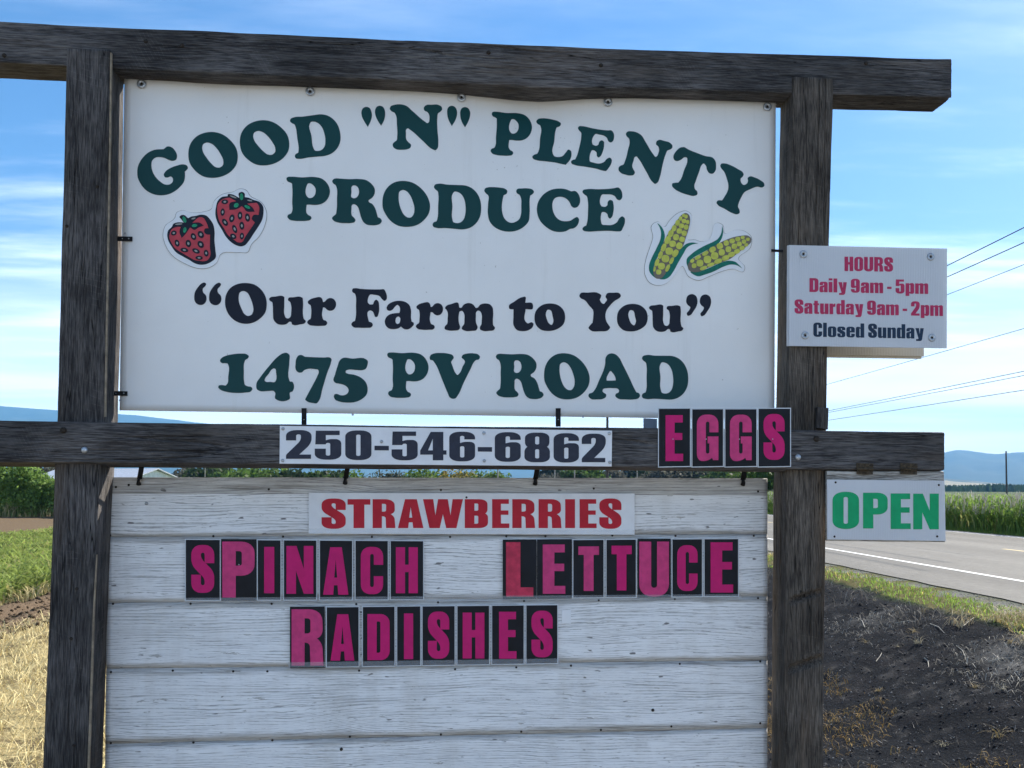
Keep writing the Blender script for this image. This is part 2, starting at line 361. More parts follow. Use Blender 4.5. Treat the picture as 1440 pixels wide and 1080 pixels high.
def vcol_mat(name, rough=.8, transl=.0, detail=0., dscale=30., bumps=0., bd=.02, var=0.):
    m, n, l, bs, out = newmat(name)
    at = n.new('ShaderNodeVertexColor'); at.layer_name = 'col'; c = at.outputs[0]
    tc = n.new('ShaderNodeTexCoord')
    if detail:
        z = nz(n, l, tc.outputs['Object'], dscale, None, 8, .7)
        f = mrange(n, l, z.outputs[0], .3, .7, 1-detail, 1+detail, False)
        s = n.new('ShaderNodeVectorMath'); s.operation = 'SCALE'; l.new(c, s.inputs[0]); l.new(f, s.inputs['Scale']); c = s.outputs[0]
        if bumps: bump(n, l, bs, z.outputs[0], bumps, bd)
    l.new(c, bs.inputs['Base Color']); bs.inputs['Roughness'].default_value = rough; bs.inputs['Specular IOR Level'].default_value = .2
    if transl:
        tr = n.new('ShaderNodeBsdfTranslucent'); l.new(c, tr.inputs[0]); mx = n.new('ShaderNodeMixShader'); mx.inputs[0].default_value = transl
        l.new(bs.outputs[0], mx.inputs[1]); l.new(tr.outputs[0], mx.inputs[2]); l.new(mx.outputs[0], out.inputs[0])
    return m
M['foliage'] = vcol_mat('foliage', .6, .5)
M['straw'] = vcol_mat('dry_straw', .7, .15)
M['soil'] = vcol_mat('ground_surface', 1.0, 0, .5, 38., .9, .02); M['soil'].node_tree.nodes['Principled BSDF'].inputs['Specular IOR Level'].default_value = .04
M['farhill'] = vcol_mat('wooded_hillside', .95, 0, .35, .004)
# ------------------------------------------------------------------ ground frame: u to the right, v ahead, parallel to the road
AL = 0.0131
UX = np.array([math.cos(AL), -math.sin(AL)]); VX = np.array([math.sin(AL), math.cos(AL)])
def UV(u, v):
    u = np.asarray(u, float); v = np.asarray(v, float)
    return CAM[0]+u*UX[0]+v*VX[0], CAM[1]+u*UX[1]+v*VX[1]
def hgt(u, v, rough=True):
    u = np.asarray(u, float); v = np.asarray(v, float)
    wig = (fbm(v*.22+3, v*0+2.2, 3)-.5)*.9*np.exp(-((u-4.6)/1.6)**2)
    uu = u+wig
    z = np.interp(uu, [-400, -6, -3.6, -1, 2.4, 3.3, 4.9, 5.5, 6.05, 6.3, 15.0, 15.3, 16.4, 400], [0, 0, -.05, -.24, -.32, -.20, .23, .31, .335, .346, .346, .30, .25, .25])
    if rough:
        k = np.clip((6.0-u)/.8, 0, 1)*np.exp(-np.abs(v)/60)
        z = z+k*((fbm(u*1.3+5, v*1.3, 4)-.5)*.10+(fbm(u*7, v*7+3, 4)-.5)*.055)
        soil = ((u > -6.3) & (u < -4.7))
        z = z+np.where(soil, .05*np.sin((u+.1*np.sin(v*.4))*2*math.pi/.55), 0)
    return z
def lines(spec):
    out = []
    for a, b, s in spec: out += list(np.arange(a, b, s))
    return np.unique(np.round(out, 4))
ul = lines([(-8600, -400, 820), (-400, -60, 34), (-60, -12, 2.), (-12, -6.5, .25), (-6.5, 6.0, .07), (6.0, 16.6, .5), (16.6, 60, 3), (60, 400, 30), (400, 8601, 820)])
vl = lines([(-3000, -40, 500), (-40, 0, 2.5), (0, 2.5, .3), (2.5, 14, .075), (14, 24, .2), (24, 70, 1.2), (70, 400, 22), (400, 9001, 860)])
Ug, Vg = np.meshgrid(ul, vl)
Zg = hgt(Ug, Vg)
Xg, Yg = UV(Ug, Vg)
nv, nu = Ug.shape
C = np.zeros((nv, nu, 3))
n1 = fbm(Ug*.9+9, Vg*.9, 4); n2 = fbm(Ug*4, Vg*4+8, 4); n3 = fbm(Ug*14, Vg*14+8, 3)
def blend(mask, c):
    global C
    mk = np.clip(mask, 0, 1)[..., None]; C = C*(1-mk)+np.array(c)*mk
ub = Ug+(n1-.5)*.35+(n2-.5)*.25
C[:] = (.05, .075, .022)                                       # rough grass far away
blend((Vg > 150)*1.0, (.085, .105, .045))
blend(((ub < -4.85))*1.0, (.135, .098, .066))                  # tilled soil
blend(((ub < -12.8) & (ub > -24))*1.0, (.15, .108, .068))
blend(((ub < -24) | ((ub < -6.1) & (Vg > 56)))*1.0, (.10, .135, .045))
blend(((ub < -6.1) & (ub > -12.8) & (Vg > 9.2))*1.0, (.045, .060, .02))
blend(((ub > -4.85) & (ub < -.3))*1.0, (.38, .31, .16))        # stubble
blend(((ub > -4.85) & (ub < -.3))*np.clip((n2-.52)*8, 0, 1)*.8, (.10, .075, .045))
burn = np.clip((ub+.9)/.5, 0, 1)*np.clip((5.38-ub)/.18, 0, 1)*((Vg < 40) & (Vg > 3))
blend(burn, (.0105, .0122, .0155))
blend(burn*np.clip((n2-.55)*9, 0, 1)*.45, (.022, .021, .024))
blend(burn*np.clip((n3-.70)*12, 0, 1)*.4, (.10, .095, .09))
blend((Vg < 3.0)*(Ug < 5.6)*(Ug > -14)*1.0, (.27, .25, .215))  # unseen pale ground around the camera, added to bounce light onto the sign
burn = burn*np.clip((Vg+(n1-.5)-3.2)*3, 0, 1)
blend(burn*np.clip((ub-4.35)/.6, 0, 1)*np.clip((fbm(Ug*.5+3, Vg*.55+6, 3)-.50)*9, 0, 1)*(Vg < 10.6)*np.clip((n2-.3)*4, 0, 1), (.17, .165, .155))
lowb = burn*np.clip((2.9-ub)/.5, 0, 1)*np.clip((n1-.42)*7, 0, 1)
blend(lowb*.6*np.clip((n2-.42)*7, 0, 1), (.11, .075, .03))
blend(((ub > 5.32) & (Ug < 6.05))*1.0, (.12, .105, .045))       # verge
blend(((ub > 5.75) & (Ug < 6.5))*np.clip((n2-.40)*6, 0, 1), (.17, .165, .15))
blend(((Ug > 15.0) & (Ug < 15.5))*1.0, (.15, .145, .11))
blend(((Ug > 15.5) & (Ug < 30))*1.0, (.04, .05, .018))
idx = np.arange(nv*nu).reshape(nv, nu)
Q = np.stack([idx[:-1, :-1], idx[:-1, 1:], idx[1:, 1:], idx[1:, :-1]], -1).reshape(-1, 4)
ground = mesh_np('ground', np.stack([Xg, Yg, Zg], -1).reshape(-1, 3), Q, M['soil'], smooth=True, col=C.reshape(-1, 3))
tag(ground, kind='structure')

# road
def asphalt():
    m, n, l, bs, out = newmat('sun_bleached_asphalt')
    tc = n.new('ShaderNodeTexCoord'); o = tc.outputs['Object']
    a = nz(n, l, o, 160, None, 3, .7); b = nz(n, l, o, 1, (.5, .05, .5), 4, .6); c = nz(n, l, o, 9, None, 5, .6)
    col = ramp(n, [(.3, (.070, .066, .058)), (.5, (.148, .141, .126)), (.72, (.27, .255, .225))]); l.new(a.outputs[0], col.inputs[0])
    f = math_n(n, l, 'MULTIPLY', mrange(n, l, b.outputs[0], .3, .7, .80, 1.15), mrange(n, l, c.outputs[0], .3, .7, .86, 1.12))
    sx = n.new('ShaderNodeSeparateXYZ'); l.new(o, sx.inputs[0])
    tr_ = math_n(n, l, 'PINGPONG', math_n(n, l, 'MULTIPLY', math_n(n, l, 'SUBTRACT', sx.outputs[0], 9.6), 1/1.75), .5)
    f = math_n(n, l, 'MULTIPLY', f, mrange(n, l, tr_, .15, .5, 1.03, .90))
    ck = nz(n, l, o, 1, (1.1, .8, 1), 6, .7, loc=(3, 8, 0)); cg = nz(n, l, o, .35, None, 2, .5, loc=(1, 2, 0))
    ckm = math_n(n, l, 'MULTIPLY', mrange(n, l, math_n(n, l, 'ABSOLUTE', math_n(n, l, 'SUBTRACT', ck.outputs[0], .5)), .0, .0035, 1., 0.), mrange(n, l, cg.outputs[0], .48, .56))
    f = math_n(n, l, 'MULTIPLY', f, math_n(n, l, 'SUBTRACT', 1., math_n(n, l, 'MULTIPLY', ckm, .6)))
    s = n.new('ShaderNodeVectorMath'); s.operation = 'SCALE'; l.new(col.outputs[0], s.inputs[0]); l.new(f, s.inputs['Scale'])
    l.new(s.outputs[0], bs.inputs['Base Color']); bs.inputs['Roughness'].default_value = .88; bs.inputs['Specular IOR Level'].default_value = .25
    bump(n, l, bs, a.outputs[0], .5, .004); return m
M['asphalt'] = asphalt()
def paint_mat(name, c):
    m, n, l, bs, out = newmat(name)
    tc = n.new('ShaderNodeTexCoord'); o = tc.outputs['Object']
    a = nz(n, l, o, 60, None, 5, .75); b = nz(n, l, o, 4, None, 3)
    f = mrange(n, l, math_n(n, l, 'ADD', math_n(n, l, 'MULTIPLY', a.outputs[0], .7), math_n(n, l, 'MULTIPLY', b.outputs[0], .3)), .56, .62)
    l.new(mixc(n, l, math_n(n, l, 'MULTIPLY', f, .8), c, (.15, .145, .135)), bs.inputs['Base Color']); bs.inputs['Roughness'].default_value = .7; return m
M['whiteline'] = paint_mat('white_road_paint', (.74, .74, .72)); M['yellowline'] = paint_mat('yellow_road_paint', (.52, .40, .17))
RZ = .350
def strip(name, u0, u1, v0, v1, z, m, th=0, ragged=0, step=None, parent=None):
    vv = np.arange(v0, v1, step) if step else np.array([v0, v1], float)
    if step: vv = np.append(vv, v1)
    e0 = u0+(fbm(vv*1.7, vv*0+1.5, 4)-.5)*ragged; e1 = u1+(fbm(vv*1.7, vv*0+7.5, 4)-.5)*ragged
    x0, y0 = UV(e0, vv); x1, y1 = UV(e1, vv)
    n = len(vv); V = np.concatenate([np.stack([x0, y0, np.full(n, z)], -1), np.stack([x1, y1, np.full(n, z)], -1)])
    i = np.arange(n-1); Q = np.stack([i, i+n, i+n+1, i+1], -1)
    return mesh_np(name, V, Q, m, parent)
road = strip('road', 6.2, 15.1, -60, 900, RZ, M['asphalt'], ragged=.22, step=.5); tag(road, kind='structure')
for nm, u, w, m in (('edge_line', 7.68, .11, 'whiteline'), ('edge_line', 14.62, .11, 'whiteline')):
    strip(nm, u-w/2, u+w/2, -60, 900, RZ+.004, M[m], parent=road)
for k in range(60):
    v = -20+k*9.0
    strip('centre_line_dash', 11.40, 11.52, v, v+3.2, RZ+.004, M['yellowline'], parent=road)

# distant hills: real ridges kilometres away
def ridge(name, prof, D, depth, c0, c1, fields=0., amp=.1, seed=0, nrow=26):
    xs = np.arange(prof[0][0], prof[-1][0]+1, 6.)
    ys = np.interp(xs, [p[0] for p in prof], [p[1] for p in prof])
    ys = ys+(fbm(xs*.02+seed, xs*0+seed, 4)-.5)*3
    V = []; Cc = []
    for j in range(nrow+6):
        t = j/(nrow-1)
        for x, y in zip(xs, ys):
            d = ray(x, 560); d = d/math.hypot(d[0], d[1]); yaw_h = 682.6+(x-632)*.00517
            H = max(5., (yaw_h-y)/FPX*D*float(d@np.array([math.sin(YAW), math.cos(YAW), 0])))
            if t <= 1:
                dist = D-depth*(1-t); z = H*(t**.75)
                z *= 1-amp*(1-t)*0
                z += (fbm(x*.035+seed*3, t*7+seed, 4)-.5)*H*amp*math.sin(math.pi*min(t, 1))*2.
            else:
                dist = D+depth*(t-1)*1.2; z = H*(1-(t-1)*1.6)
            V.append((CAM[0]+d[0]*dist, CAM[1]+d[1]*dist, 1.6+z if j else -1.5))
            f = fbm(x*.05+seed*5, t*9+3, 4); g = fbm(x*.012+seed, t*5+11, 3)
            c = np.array(c0)*(1-f)+np.array(c1)*f
            if fields and g > 1-fields and t < .95: c = np.array((.30, .25, .14))*(.7+.5*f)
            Cc.append(c)
    nx = len(xs); idx = np.arange((nrow+6)*nx).reshape(nrow+6, nx)
    Q = np.stack([idx[:-1, :-1], idx[:-1, 1:], idx[1:, 1:], idx[1:, :-1]], -1).reshape(-1, 4)
    return tag(mesh_np(name, V, Q, M['farhill'], smooth=True, col=np.array(Cc)), kind='structure')
ridge('far_hills', [(-2600, 640), (-1700, 585), (-900, 590), (-300, 575), (-100, 566), (0, 568), (50, 571), (90, 575), (190, 581), (260, 590), (330, 598), (380, 612), (520, 640), (640, 658), (720, 652), (900, 640), (1000, 645), (1100, 640), (1200, 652), (1330, 634), (1345, 631), (1370, 633), (1400, 636), (1440, 633), (1600, 628), (1900, 600), (2300, 620)], 7500, 2600, (.030, .045, .022), (.060, .075, .04), amp=.10, seed=2.)
ridge('foothills', [(-2600, 664), (-900, 668), (0, 664), (400, 672), (700, 670), (1000, 674), (1200, 668), (1330, 671), (1380, 675), (1440, 680), (1600, 676), (2300, 670)], 3600, 1500, (.020, .035, .018), (.05, .065, .03), fields=.42, amp=.12, seed=5.)

# haze: one closed box of even air
hz = MB().box(-9000, 9000, -3300, 9600, -3, 800)
hm = bpy.data.materials.new('haze_air'); hm.use_nodes = True; hn, hl = hm.node_tree.nodes, hm.node_tree.links; hn.clear()
ho = N(hn, 'ShaderNodeOutputMaterial'); pv = N(hn, 'ShaderNodeVolumePrincipled')
pv.inputs['Color'].default_value = (.20, .55, 1.0, 1); pv.inputs['Density'].default_value = 1.35e-4; pv.inputs['Anisotropy'].default_value = 0.0
hl.new(pv.outputs[0], ho.inputs['Volume'])
haze = hz.build('haze', hm); tag(haze, kind='stuff')

# ------------------------------------------------------------------ vegetation builders
def blades(name, P, h, w, lean, col, mat, parent=None, droop=.35, colvar=.25, seg=3, tipcol=None, kind=None, flat=None):
    """P (n,3) roots, h,w,lean arrays: every blade is a bent tapering strip"""
    n = len(P); h = np.broadcast_to(h, n); w = np.broadcast_to(w, n); lean = np.broadcast_to(lean, n)
    az = RNG.random(n)*2*math.pi; dx, dy = np.cos(az), np.sin(az); fx, fy = -dy, dx
    tw = RNG.random(n)*2*math.pi; wx, wy = np.cos(tw), np.sin(tw)
    V = np.zeros((n, (seg+1)*2, 3)); Cc = np.zeros((n, (seg+1)*2, 3))
    base = np.broadcast_to(np.array(col, float), (n, 3))*(1+(RNG.random((n, 1))*2-1)*colvar)
    for i in range(seg+1):
        t = i/seg
        a = lean*t+droop*t*t
        cx_ = P[:, 0]+dx*h*t*np.sin(a*.7); cy2 = P[:, 1]+dy*h*t*np.sin(a*.7); cz = P[:, 2]+h*t*np.cos(a*.7)
        ww = w*(1-t**1.5*.92)*(.6+.8*t*(1-t)*2)*.5
        V[:, 2*i] = np.stack([cx_-wx*ww, cy2-wy*ww, cz], -1); V[:, 2*i+1] = np.stack([cx_+wx*ww, cy2+wy*ww, cz], -1)
        cc = base if tipcol is None else base*(1-t)+np.array(tipcol)*t
        Cc[:, 2*i] = cc; Cc[:, 2*i+1] = cc
    k = (seg+1)*2; off = (np.arange(n)*k)[:, None]
    Q = np.concatenate([off+np.array([[2*i, 2*i+1, 2*i+3, 2*i+2]]) for i in range(seg)])
    o = mesh_np(name, V.reshape(-1, 3), Q, M[mat], parent, col=np.clip(Cc.reshape(-1, 3), 0, 1))
    if kind: tag(o, kind=kind)
    return o
def scat(n, u0, u1, v0, v1, near=False):
    u = u0+RNG.random(n)*(u1-u0); v = v0+(RNG.random(n)**(1.6 if near else 1.))*(v1-v0)
    x, y = UV(u, v); return u, v, np.stack([x, y, hgt(u, v)], -1)

# green crop on the left
n = 60000
u, v, P = scat(n, -12.9, -6.1, 9, 40, True)
ok = (u+(fbm(v*.8, v*0, 3)-.5)*.5 < -6.25) & (u > -12.8)
u, v, P = u[ok], v[ok], P[ok]; n = len(P)
g = fbm(u*.7, v*.7, 3)[:, None]
colr = np.array((.30, .38, .09))*(.62+g*.8)*(.86+.22*np.sin(u*2*math.pi/.76)[:, None])
yl = (RNG.random(n) < .10)[:, None]; colr = np.where(yl, np.array((.36, .33, .13)), colr)
blades('field_crop', P, .30+RNG.random(n)*.26, .030+RNG.random(n)*.03, .25+RNG.random(n)*.8, colr, 'foliage', droop=.9, kind='stuff')
# straw stubble and flattened straw
n = 26000
u, v, P = scat(n, -5.0, -.2, 3.2, 13, True)
P[:, 2] += .01
sc_ = np.array((.62, .52, .27))*(.65+.7*RNG.random((n, 1)))
blades('straw_stubble', P, .07+RNG.random(n)*.22, .005+RNG.random(n)*.007, .9+RNG.random(n)*1.15, sc_, 'straw', droop=.35, seg=2, kind='stuff')
n = 1500
u, v, P = scat(n, -6.3, -5.95, 8, 30); P[:, 2] += .0
blades('dry_crop_edge', P, .12+RNG.random(n)*.2, .02, .4+RNG.random(n)*.6, (.40, .33, .16), 'straw', droop=.4, seg=2, kind='stuff')

# right side crop: tall grain with pale heads
n = 24000
u, v, P = scat(n, 15.75, 19.5, 14, 75, True); r_ = RNG.random(n)
colr = np.array((.13, .21, .045))*(.6+.8*fbm(u*1.1, v*1.1, 3)[:, None])
colr = np.where((RNG.random(n) < .12)[:, None], np.array((.26, .27, .09)), colr)
crop = blades('roadside_crop', P, .75+r_*.52, .03+RNG.random(n)*.045, .06+RNG.random(n)*.35, colr, 'foliage', droop=.75, seg=4, kind='stuff')
n = 26000
u, v, P = scat(n, 15.7, 19.0, 14, 75, True); P[:, 2] += .45+RNG.random(n)*.55
colr = np.array((.20, .31, .06))*(.6+.8*fbm(u*1.1, v*1.1, 3)[:, None])
blades('crop_leaves', P, .30+RNG.random(n)*.25, .035+RNG.random(n)*.03, .5+RNG.random(n)*.7, colr, 'foliage', droop=1.5, seg=3, kind='stuff')
n = 3600
u, v, P = scat(n, 15.62, 16.3, 14, 75, True); P[:, 2] += .55+RNG.random(n)*.55
blades('seed_heads', P, .14+RNG.random(n)*.12, .050, .05+RNG.random(n)*.25, (.46, .42, .34), 'straw', droop=.1, seg=3, kind='stuff')
n = 16000
u, v, P = scat(n, 15.15, 16.2, 12, 75, True)
blades('verge_grass', P, .10+RNG.random(n)*.30*np.clip((u-15.0), .25, 1), .014, .3+RNG.random(n)*.6, (.14, .22, .04), 'foliage', seg=2, kind='stuff')

# road edge grass on top of the bank
n = 15000
u, v, P = scat(n, 4.95, 6.05, 5, 30, True)
d = fbm(v*1.1+4, u*1.5, 3); d2 = fbm(v*.5+9, u*.7+4, 2)
edge = 5.24+(fbm(v*1.3, v*0+4, 3)-.5)*.5
ok = (u > edge) & (d > .36) & (u < 6.1-(d2*.35))
u, v, P, d, d2 = u[ok], v[ok], P[ok], d[ok], d2[ok]; n = len(P)
greenish = (d2+(RNG.random(n)-.5)*.35 > .46)[:, None]
colr = np.where(greenish, np.array((.22, .34, .05)), np.array((.48, .37, .14)))*(.65+.6*RNG.random((n, 1)))
blades('bank_grass', P, .03+RNG.random(n)*.085, .007+RNG.random(n)*.006, .3+RNG.random(n)*1.0, colr, 'foliage', droop=.6, seg=2, kind='stuff')
# scorched stems hanging below the verge
n = 1500
u, v, P = scat(n, 4.65, 5.25, 5, 30, True)
ok = fbm(v*.9+2, v*0+8, 3) > .5; u, v, P = u[ok], v[ok], P[ok]; n = len(P)
blades('scorched_stems', P+np.array([0, 0, .0]), .10+RNG.random(n)*.22, .005+RNG.random(n)*.004, .6+RNG.random(n)*.9, np.array((.24, .21, .17))*(.4+.9*RNG.random((n, 1))), 'straw', droop=.5, seg=3, kind='stuff')
# ash, charred stubs and pale stalk bits on the burnt bank
n = 42000
u, v, P = scat(n, .3, 5.0, 3.2, 24, True)
c_ = np.where((RNG.random(n) < .17)[:, None], np.array((.34, .33, .32))*(.35+.7*RNG.random((n, 1))), np.array((.014, .015, .018))*(.6+1.2*RNG.random((n, 1))))
P[:, 2] += .003
blades('charred_litter', P, .015+RNG.random(n)**2*.08, .003+RNG.random(n)*.007, 1.0+RNG.random(n)*1.1, c_, 'straw', seg=1, kind='stuff')
n = 7000
u, v, P = scat(n, 1.6, 3.6, 3.8, 9)
dd = fbm(u*1.1+6, v*1.4+1, 3); ok = (dd > .46) & (u < 3.5); u, v, P = u[ok], v[ok], P[ok]; n = len(P)
blades('dry_grass_patch', P, .02+RNG.random(n)*.07, .004+RNG.random(n)*.003, .8+RNG.random(n)*.9, np.array((.33, .21, .06))*(.5+.9*RNG.random((n, 1))), 'straw', seg=2, kind='stuff')
# clods and stones
def clods(name, n, u0, u1, v0, v1, r0, r1, c, near=True, kind='stuff'):
    u, v, P = scat(n, u0, u1, v0, v1, near)
    base = np.array([(1, 0, 0), (-1, 0, 0), (0, 1, 0), (0, -1, 0), (0, 0, 1), (0, 0, -1)], float)
    F = np.array([(0, 2, 4), (2, 1, 4), (1, 3, 4), (3, 0, 4), (2, 0, 5), (1, 2, 5), (3, 1, 5), (0, 3, 5)])
    r = (r0+(r1-r0)*RNG.random(n)**3)[:, None, None]
    Vv = P[:, None, :]+base[None]*r*(.6+.8*RNG.random((n, 6, 1)))*np.array([1, 1, .7])
    Fi = (np.arange(n)*6)[:, None, None]+F[None]
    cc = np.repeat(np.array(c)*(.4+1.3*RNG.random((n, 1))), 6, 0)
    return tag(mesh_np(name, Vv.reshape(-1, 3), Fi.reshape(-1, 3), M['soil'], col=cc), kind=kind)
clods('burnt_clods', 20000, .4, 5.3, 3.0, 20, .003, .017, (.034, .035, .039))
clods('pale_grit', 12000, .4, 5.3, 3.0, 16, .002, .010, (.22, .22, .22))
clods('road_gravel', 9000, 5.5, 6.75, 5, 25, .003, .012, (.17, .165, .15))
clods('soil_clods', 6000, -6.3, -4.7, 6, 18, .008, .05, (.09, .065, .042))

n = 5200
u, v, P = scat(n, 4.1, 5.4, 5, 20, True)
ok = (fbm(u*.5+3, v*.55+6, 3)+(RNG.random(n)-.5)*.12 > .50) & (v < 10.6); u, v, P = u[ok], v[ok], P[ok]; n = len(P)
blades('flattened_dead_grass', P+np.array([0, 0, .004]), .03+RNG.random(n)*.10, .003+RNG.random(n)*.004, 1.0+RNG.random(n)*1.1, np.array((.42, .40, .35))*(.35+.9*RNG.random((n, 1))), 'straw', seg=2, kind='stuff')
n = 2600
u, v, P = scat(n, 4.9, 5.75, 6.2, 9.2)
ok = fbm(u*1.5+3, v*1.2+1, 3) > .42; u, v, P = u[ok], v[ok], P[ok]; n = len(P)
blades('overhanging_straw', P, .08+RNG.random(n)*.2, .004+RNG.random(n)*.004, .7+RNG.random(n)*1.0, np.array((.52, .42, .24))*(.5+.8*RNG.random((n, 1))), 'straw', droop=.8, seg=3, kind='stuff')
# single wisps that survived the burn: each a thing
def wisp(mname, nb, hh, spread, c, wid=.005):
    P = np.zeros((nb, 3)); P[:, :2] = RNG.normal(0, spread, (nb, 2))
    o = blades(mname, P, hh*(.5+.7*RNG.random(nb)), wid, .15+RNG.random(nb)*1.3, np.array(c)*(.7+.6*RNG.random((nb, 1))), 'straw', droop=.9, seg=4)
    return o
spots = [(1230, 845), (1180, 838), (1290, 905), (1335, 902), (1285, 890), (1298, 862), (1240, 926), (1262, 910), (1305, 955), (1235, 972), (1372, 968), (1378, 1005), (1410, 970), (1250, 1000), (1330, 1050), (1405, 1040), (1355, 935), (1420, 905), (1200, 990), (1395, 875), (1425, 885), (1170, 875), (1218, 905), (1318, 985)]
where = ['at the top of the burnt bank', 'half way down the burnt bank', 'low on the burnt bank', 'at the foot of the burnt bank']
protos = []; wc_ = {}
spots = [s_ for k_, s_ in enumerate(spots) if k_ % 5 not in (1, 3)]; spots.sort()
for i, (px, py) in enumerate(spots):
    # march the pixel ray onto the terrain
    d = ray(px, py); t = 2.5
    while t < 40:
        p = CAM+d*t; rel = p[:2]-CAM[:2]; uu, vv_ = rel@UX, rel@VX
        if p[2] < hgt(uu, vv_): break
        t += .02
    if i < 6: 
        o = wisp('straw_tuft', 16+3*(i % 3), .13+.03*(i % 3), .018, (.42, .37, .25) if i % 2 else (.36, .27, .12)); protos.append(o)
    else:
        o = protos[i % 6].copy(); COL.objects.link(o)
    o.location = (p[0], p[1], p[2]-.005); o.rotation_euler = (0, 0, i*1.7); s = .5+.75*random.random(); o.scale = (s*(.8+.8*random.random()), s, s*(.5+.6*random.random()))
    w_ = where[0 if py < 880 else 1 if py < 940 else 2 if py < 1000 else 3]
    wc_[w_] = wc_.get(w_, 0)+1; tag(o, ['first', 'second', 'third', 'fourth', 'fifth', 'sixth', 'seventh', 'eighth', 'ninth', 'tenth', 'eleventh'][wc_[w_]-1]+' dry straw tuft from the post, '+w_, 'grass tuft', 'dry tufts left on the burnt bank')
# thin pale twigs lying on the bank
for i, (a, b) in enumerate([((1260, 876), (1288, 874)), ((1308, 877), (1328, 890)), ((1216, 882), (1205, 868)), ((1232, 930), (1240, 918)), ((1345, 908), (1358, 925)), ((1355, 880), (1370, 868)), ((1300, 925), (1306, 938)), ((1390, 930), (1425, 925))]):
    q = []
    for (px, py) in (a, ((a[0]+b[0])/2+2, (a[1]+b[1])/2-2), b):
        d = ray(px, py); t = 2.5
        while t < 40:
            p = CAM+d*t; rel = p[:2]-CAM[:2]
            if p[2] < hgt(rel@UX, rel@VX)+.012: break
            t += .02
        q.append(p)
    mb = MB(); mb.tube(q, [.004, .0035, .002], 5)
    me = mb.build('twig', M['strawtwig'] if 'strawtwig' in M else M.setdefault('strawtwig', simple('pale_twig', (.42, .39, .33), .8)))
    tag(me, 'thin pale dead stalk lying on the black bank '+['just below the long white-lined verge', 'where the two grass tufts meet', 'nearest the right post, high up', 'nearest the right post, lower down', 'in the middle, slanting', 'high and steep, under the verge', 'in the middle, upright', 'farthest right and longest'][i], 'stalk', 'dead stalks lying on the burnt bank')

# ------------------------------------------------------------------ trees, bushes
M['bark'] = simple('bark', (.07, .055, .045), .9, var=.4, nscale=9)
def crown_mesh(name, blobs, n, leaf, c, c2, parent, dens_shell=.55):
    P = []; Cn = []
    per = n//len(blobs)
    for (bx, by, bz, rx, rz) in blobs:
        d = RNG.normal(0, 1, (per, 3)); d /= np.linalg.norm(d, axis=1)[:, None]
        r = (dens_shell+(1-dens_shell)*RNG.random(per))[:, None]*(.8+.35*RNG.random((per, 1)))
        P.append(np.array([bx, by, bz])+d*r*np.array([rx, rx, rz]))
    P = np.concatenate(P); m = len(P)
    a = RNG.normal(0, 1, (m, 3)); a /= np.linalg.norm(a, axis=1)[:, None]
    b = np.cross(a, RNG.normal(0, 1, (m, 3))); b /= np.linalg.norm(b, axis=1)[:, None]
    s = leaf*(.6+.8*RNG.random((m, 1)))
    V = np.stack([P-a*s, P+b*s*.5, P+a*s, P-b*s*.5], 1)
    f = fbm(P[:, 0]*1.3+P[:, 2], P[:, 1]*1.3+P[:, 2]*.8, 3)[:, None]
    cc = (np.array(c)*(1-f)+np.array(c2)*f)*(.7+.6*RNG.random((m, 1)))
    return mesh_np(name, V.reshape(-1, 3), (np.arange(m)*4)[:, None]+np.arange(4)[None], M['foliage'], parent, col=np.repeat(cc, 4, 0))
def tree(kind, px, topy, dist, width, label, cat, group, c, c2, n=900, leaf=.12, shape='round'):
    d = ray(px, 680); d = d/(d@np.array([VX[0], VX[1], 0])); x, y = CAM[0]+d[0]*dist, CAM[1]+d[1]*dist
    rel = np.array([x, y])-CAM[:2]; zb = float(hgt(rel@UX, rel@VX, False))
    hz_ = 682.6+(px-632)*.00517
    H = 1.6+(hz_-topy)/FPX*dist-zb
    root = empty(kind, (x, y, zb), label, cat, group)
    blobs = []
    if shape == 'cone':
        for k in range(7):
            t = k/6; blobs.append((0, 0, H*(.18+.75*t), width*.5*(1-t*.85), H*.13))
    elif shape == 'bush':
        for k in range(9):
            a = random.random()*6.28; r = width*.28*random.random()
            blobs.append((math.cos(a)*r, math.sin(a)*r, H*(.28+.42*random.random()), width*(.2+.12*random.random()), H*(.22+.1*random.random())))
        blobs.append((0, 0, H*.72, width*.22, H*.26)); blobs.append((0, 0, H*.3, width*.42, H*.3))
    else:
        for k in range(9):
            a = random.random()*6.28; r = width*.27*random.random()
            blobs.append((math.cos(a)*r, math.sin(a)*r, H*(.42+.36*random.random()), width*(.16+.12*random.random()), H*(.13+.07*random.random())))
        blobs.append((0, 0, H*.84, width*.2, H*.15))
    mb = MB(); mb.tube([(0, 0, 0), (.02*H, 0, H*.3), (0, .02*H, H*.6), (.01, 0, H*.86)], [H*.03, H*.024, H*.014, H*.004], 6)
    for k in range(5):
        a = k*1.3+random.random(); z0 = H*(.25+.1*k); mb.tube([(0, 0, z0), (math.cos(a)*width*.18, math.sin(a)*width*.18, z0+H*.1), (math.cos(a)*width*.33, math.sin(a)*width*.33, z0+H*.2)], [H*.012, H*.008, H*.003], 5)
    t_ = mb.build('trunk', M['bark']); t_.parent = root
    c_ = crown_mesh('crown', blobs, n, leaf, c, c2, None); c_.parent = root
    return root
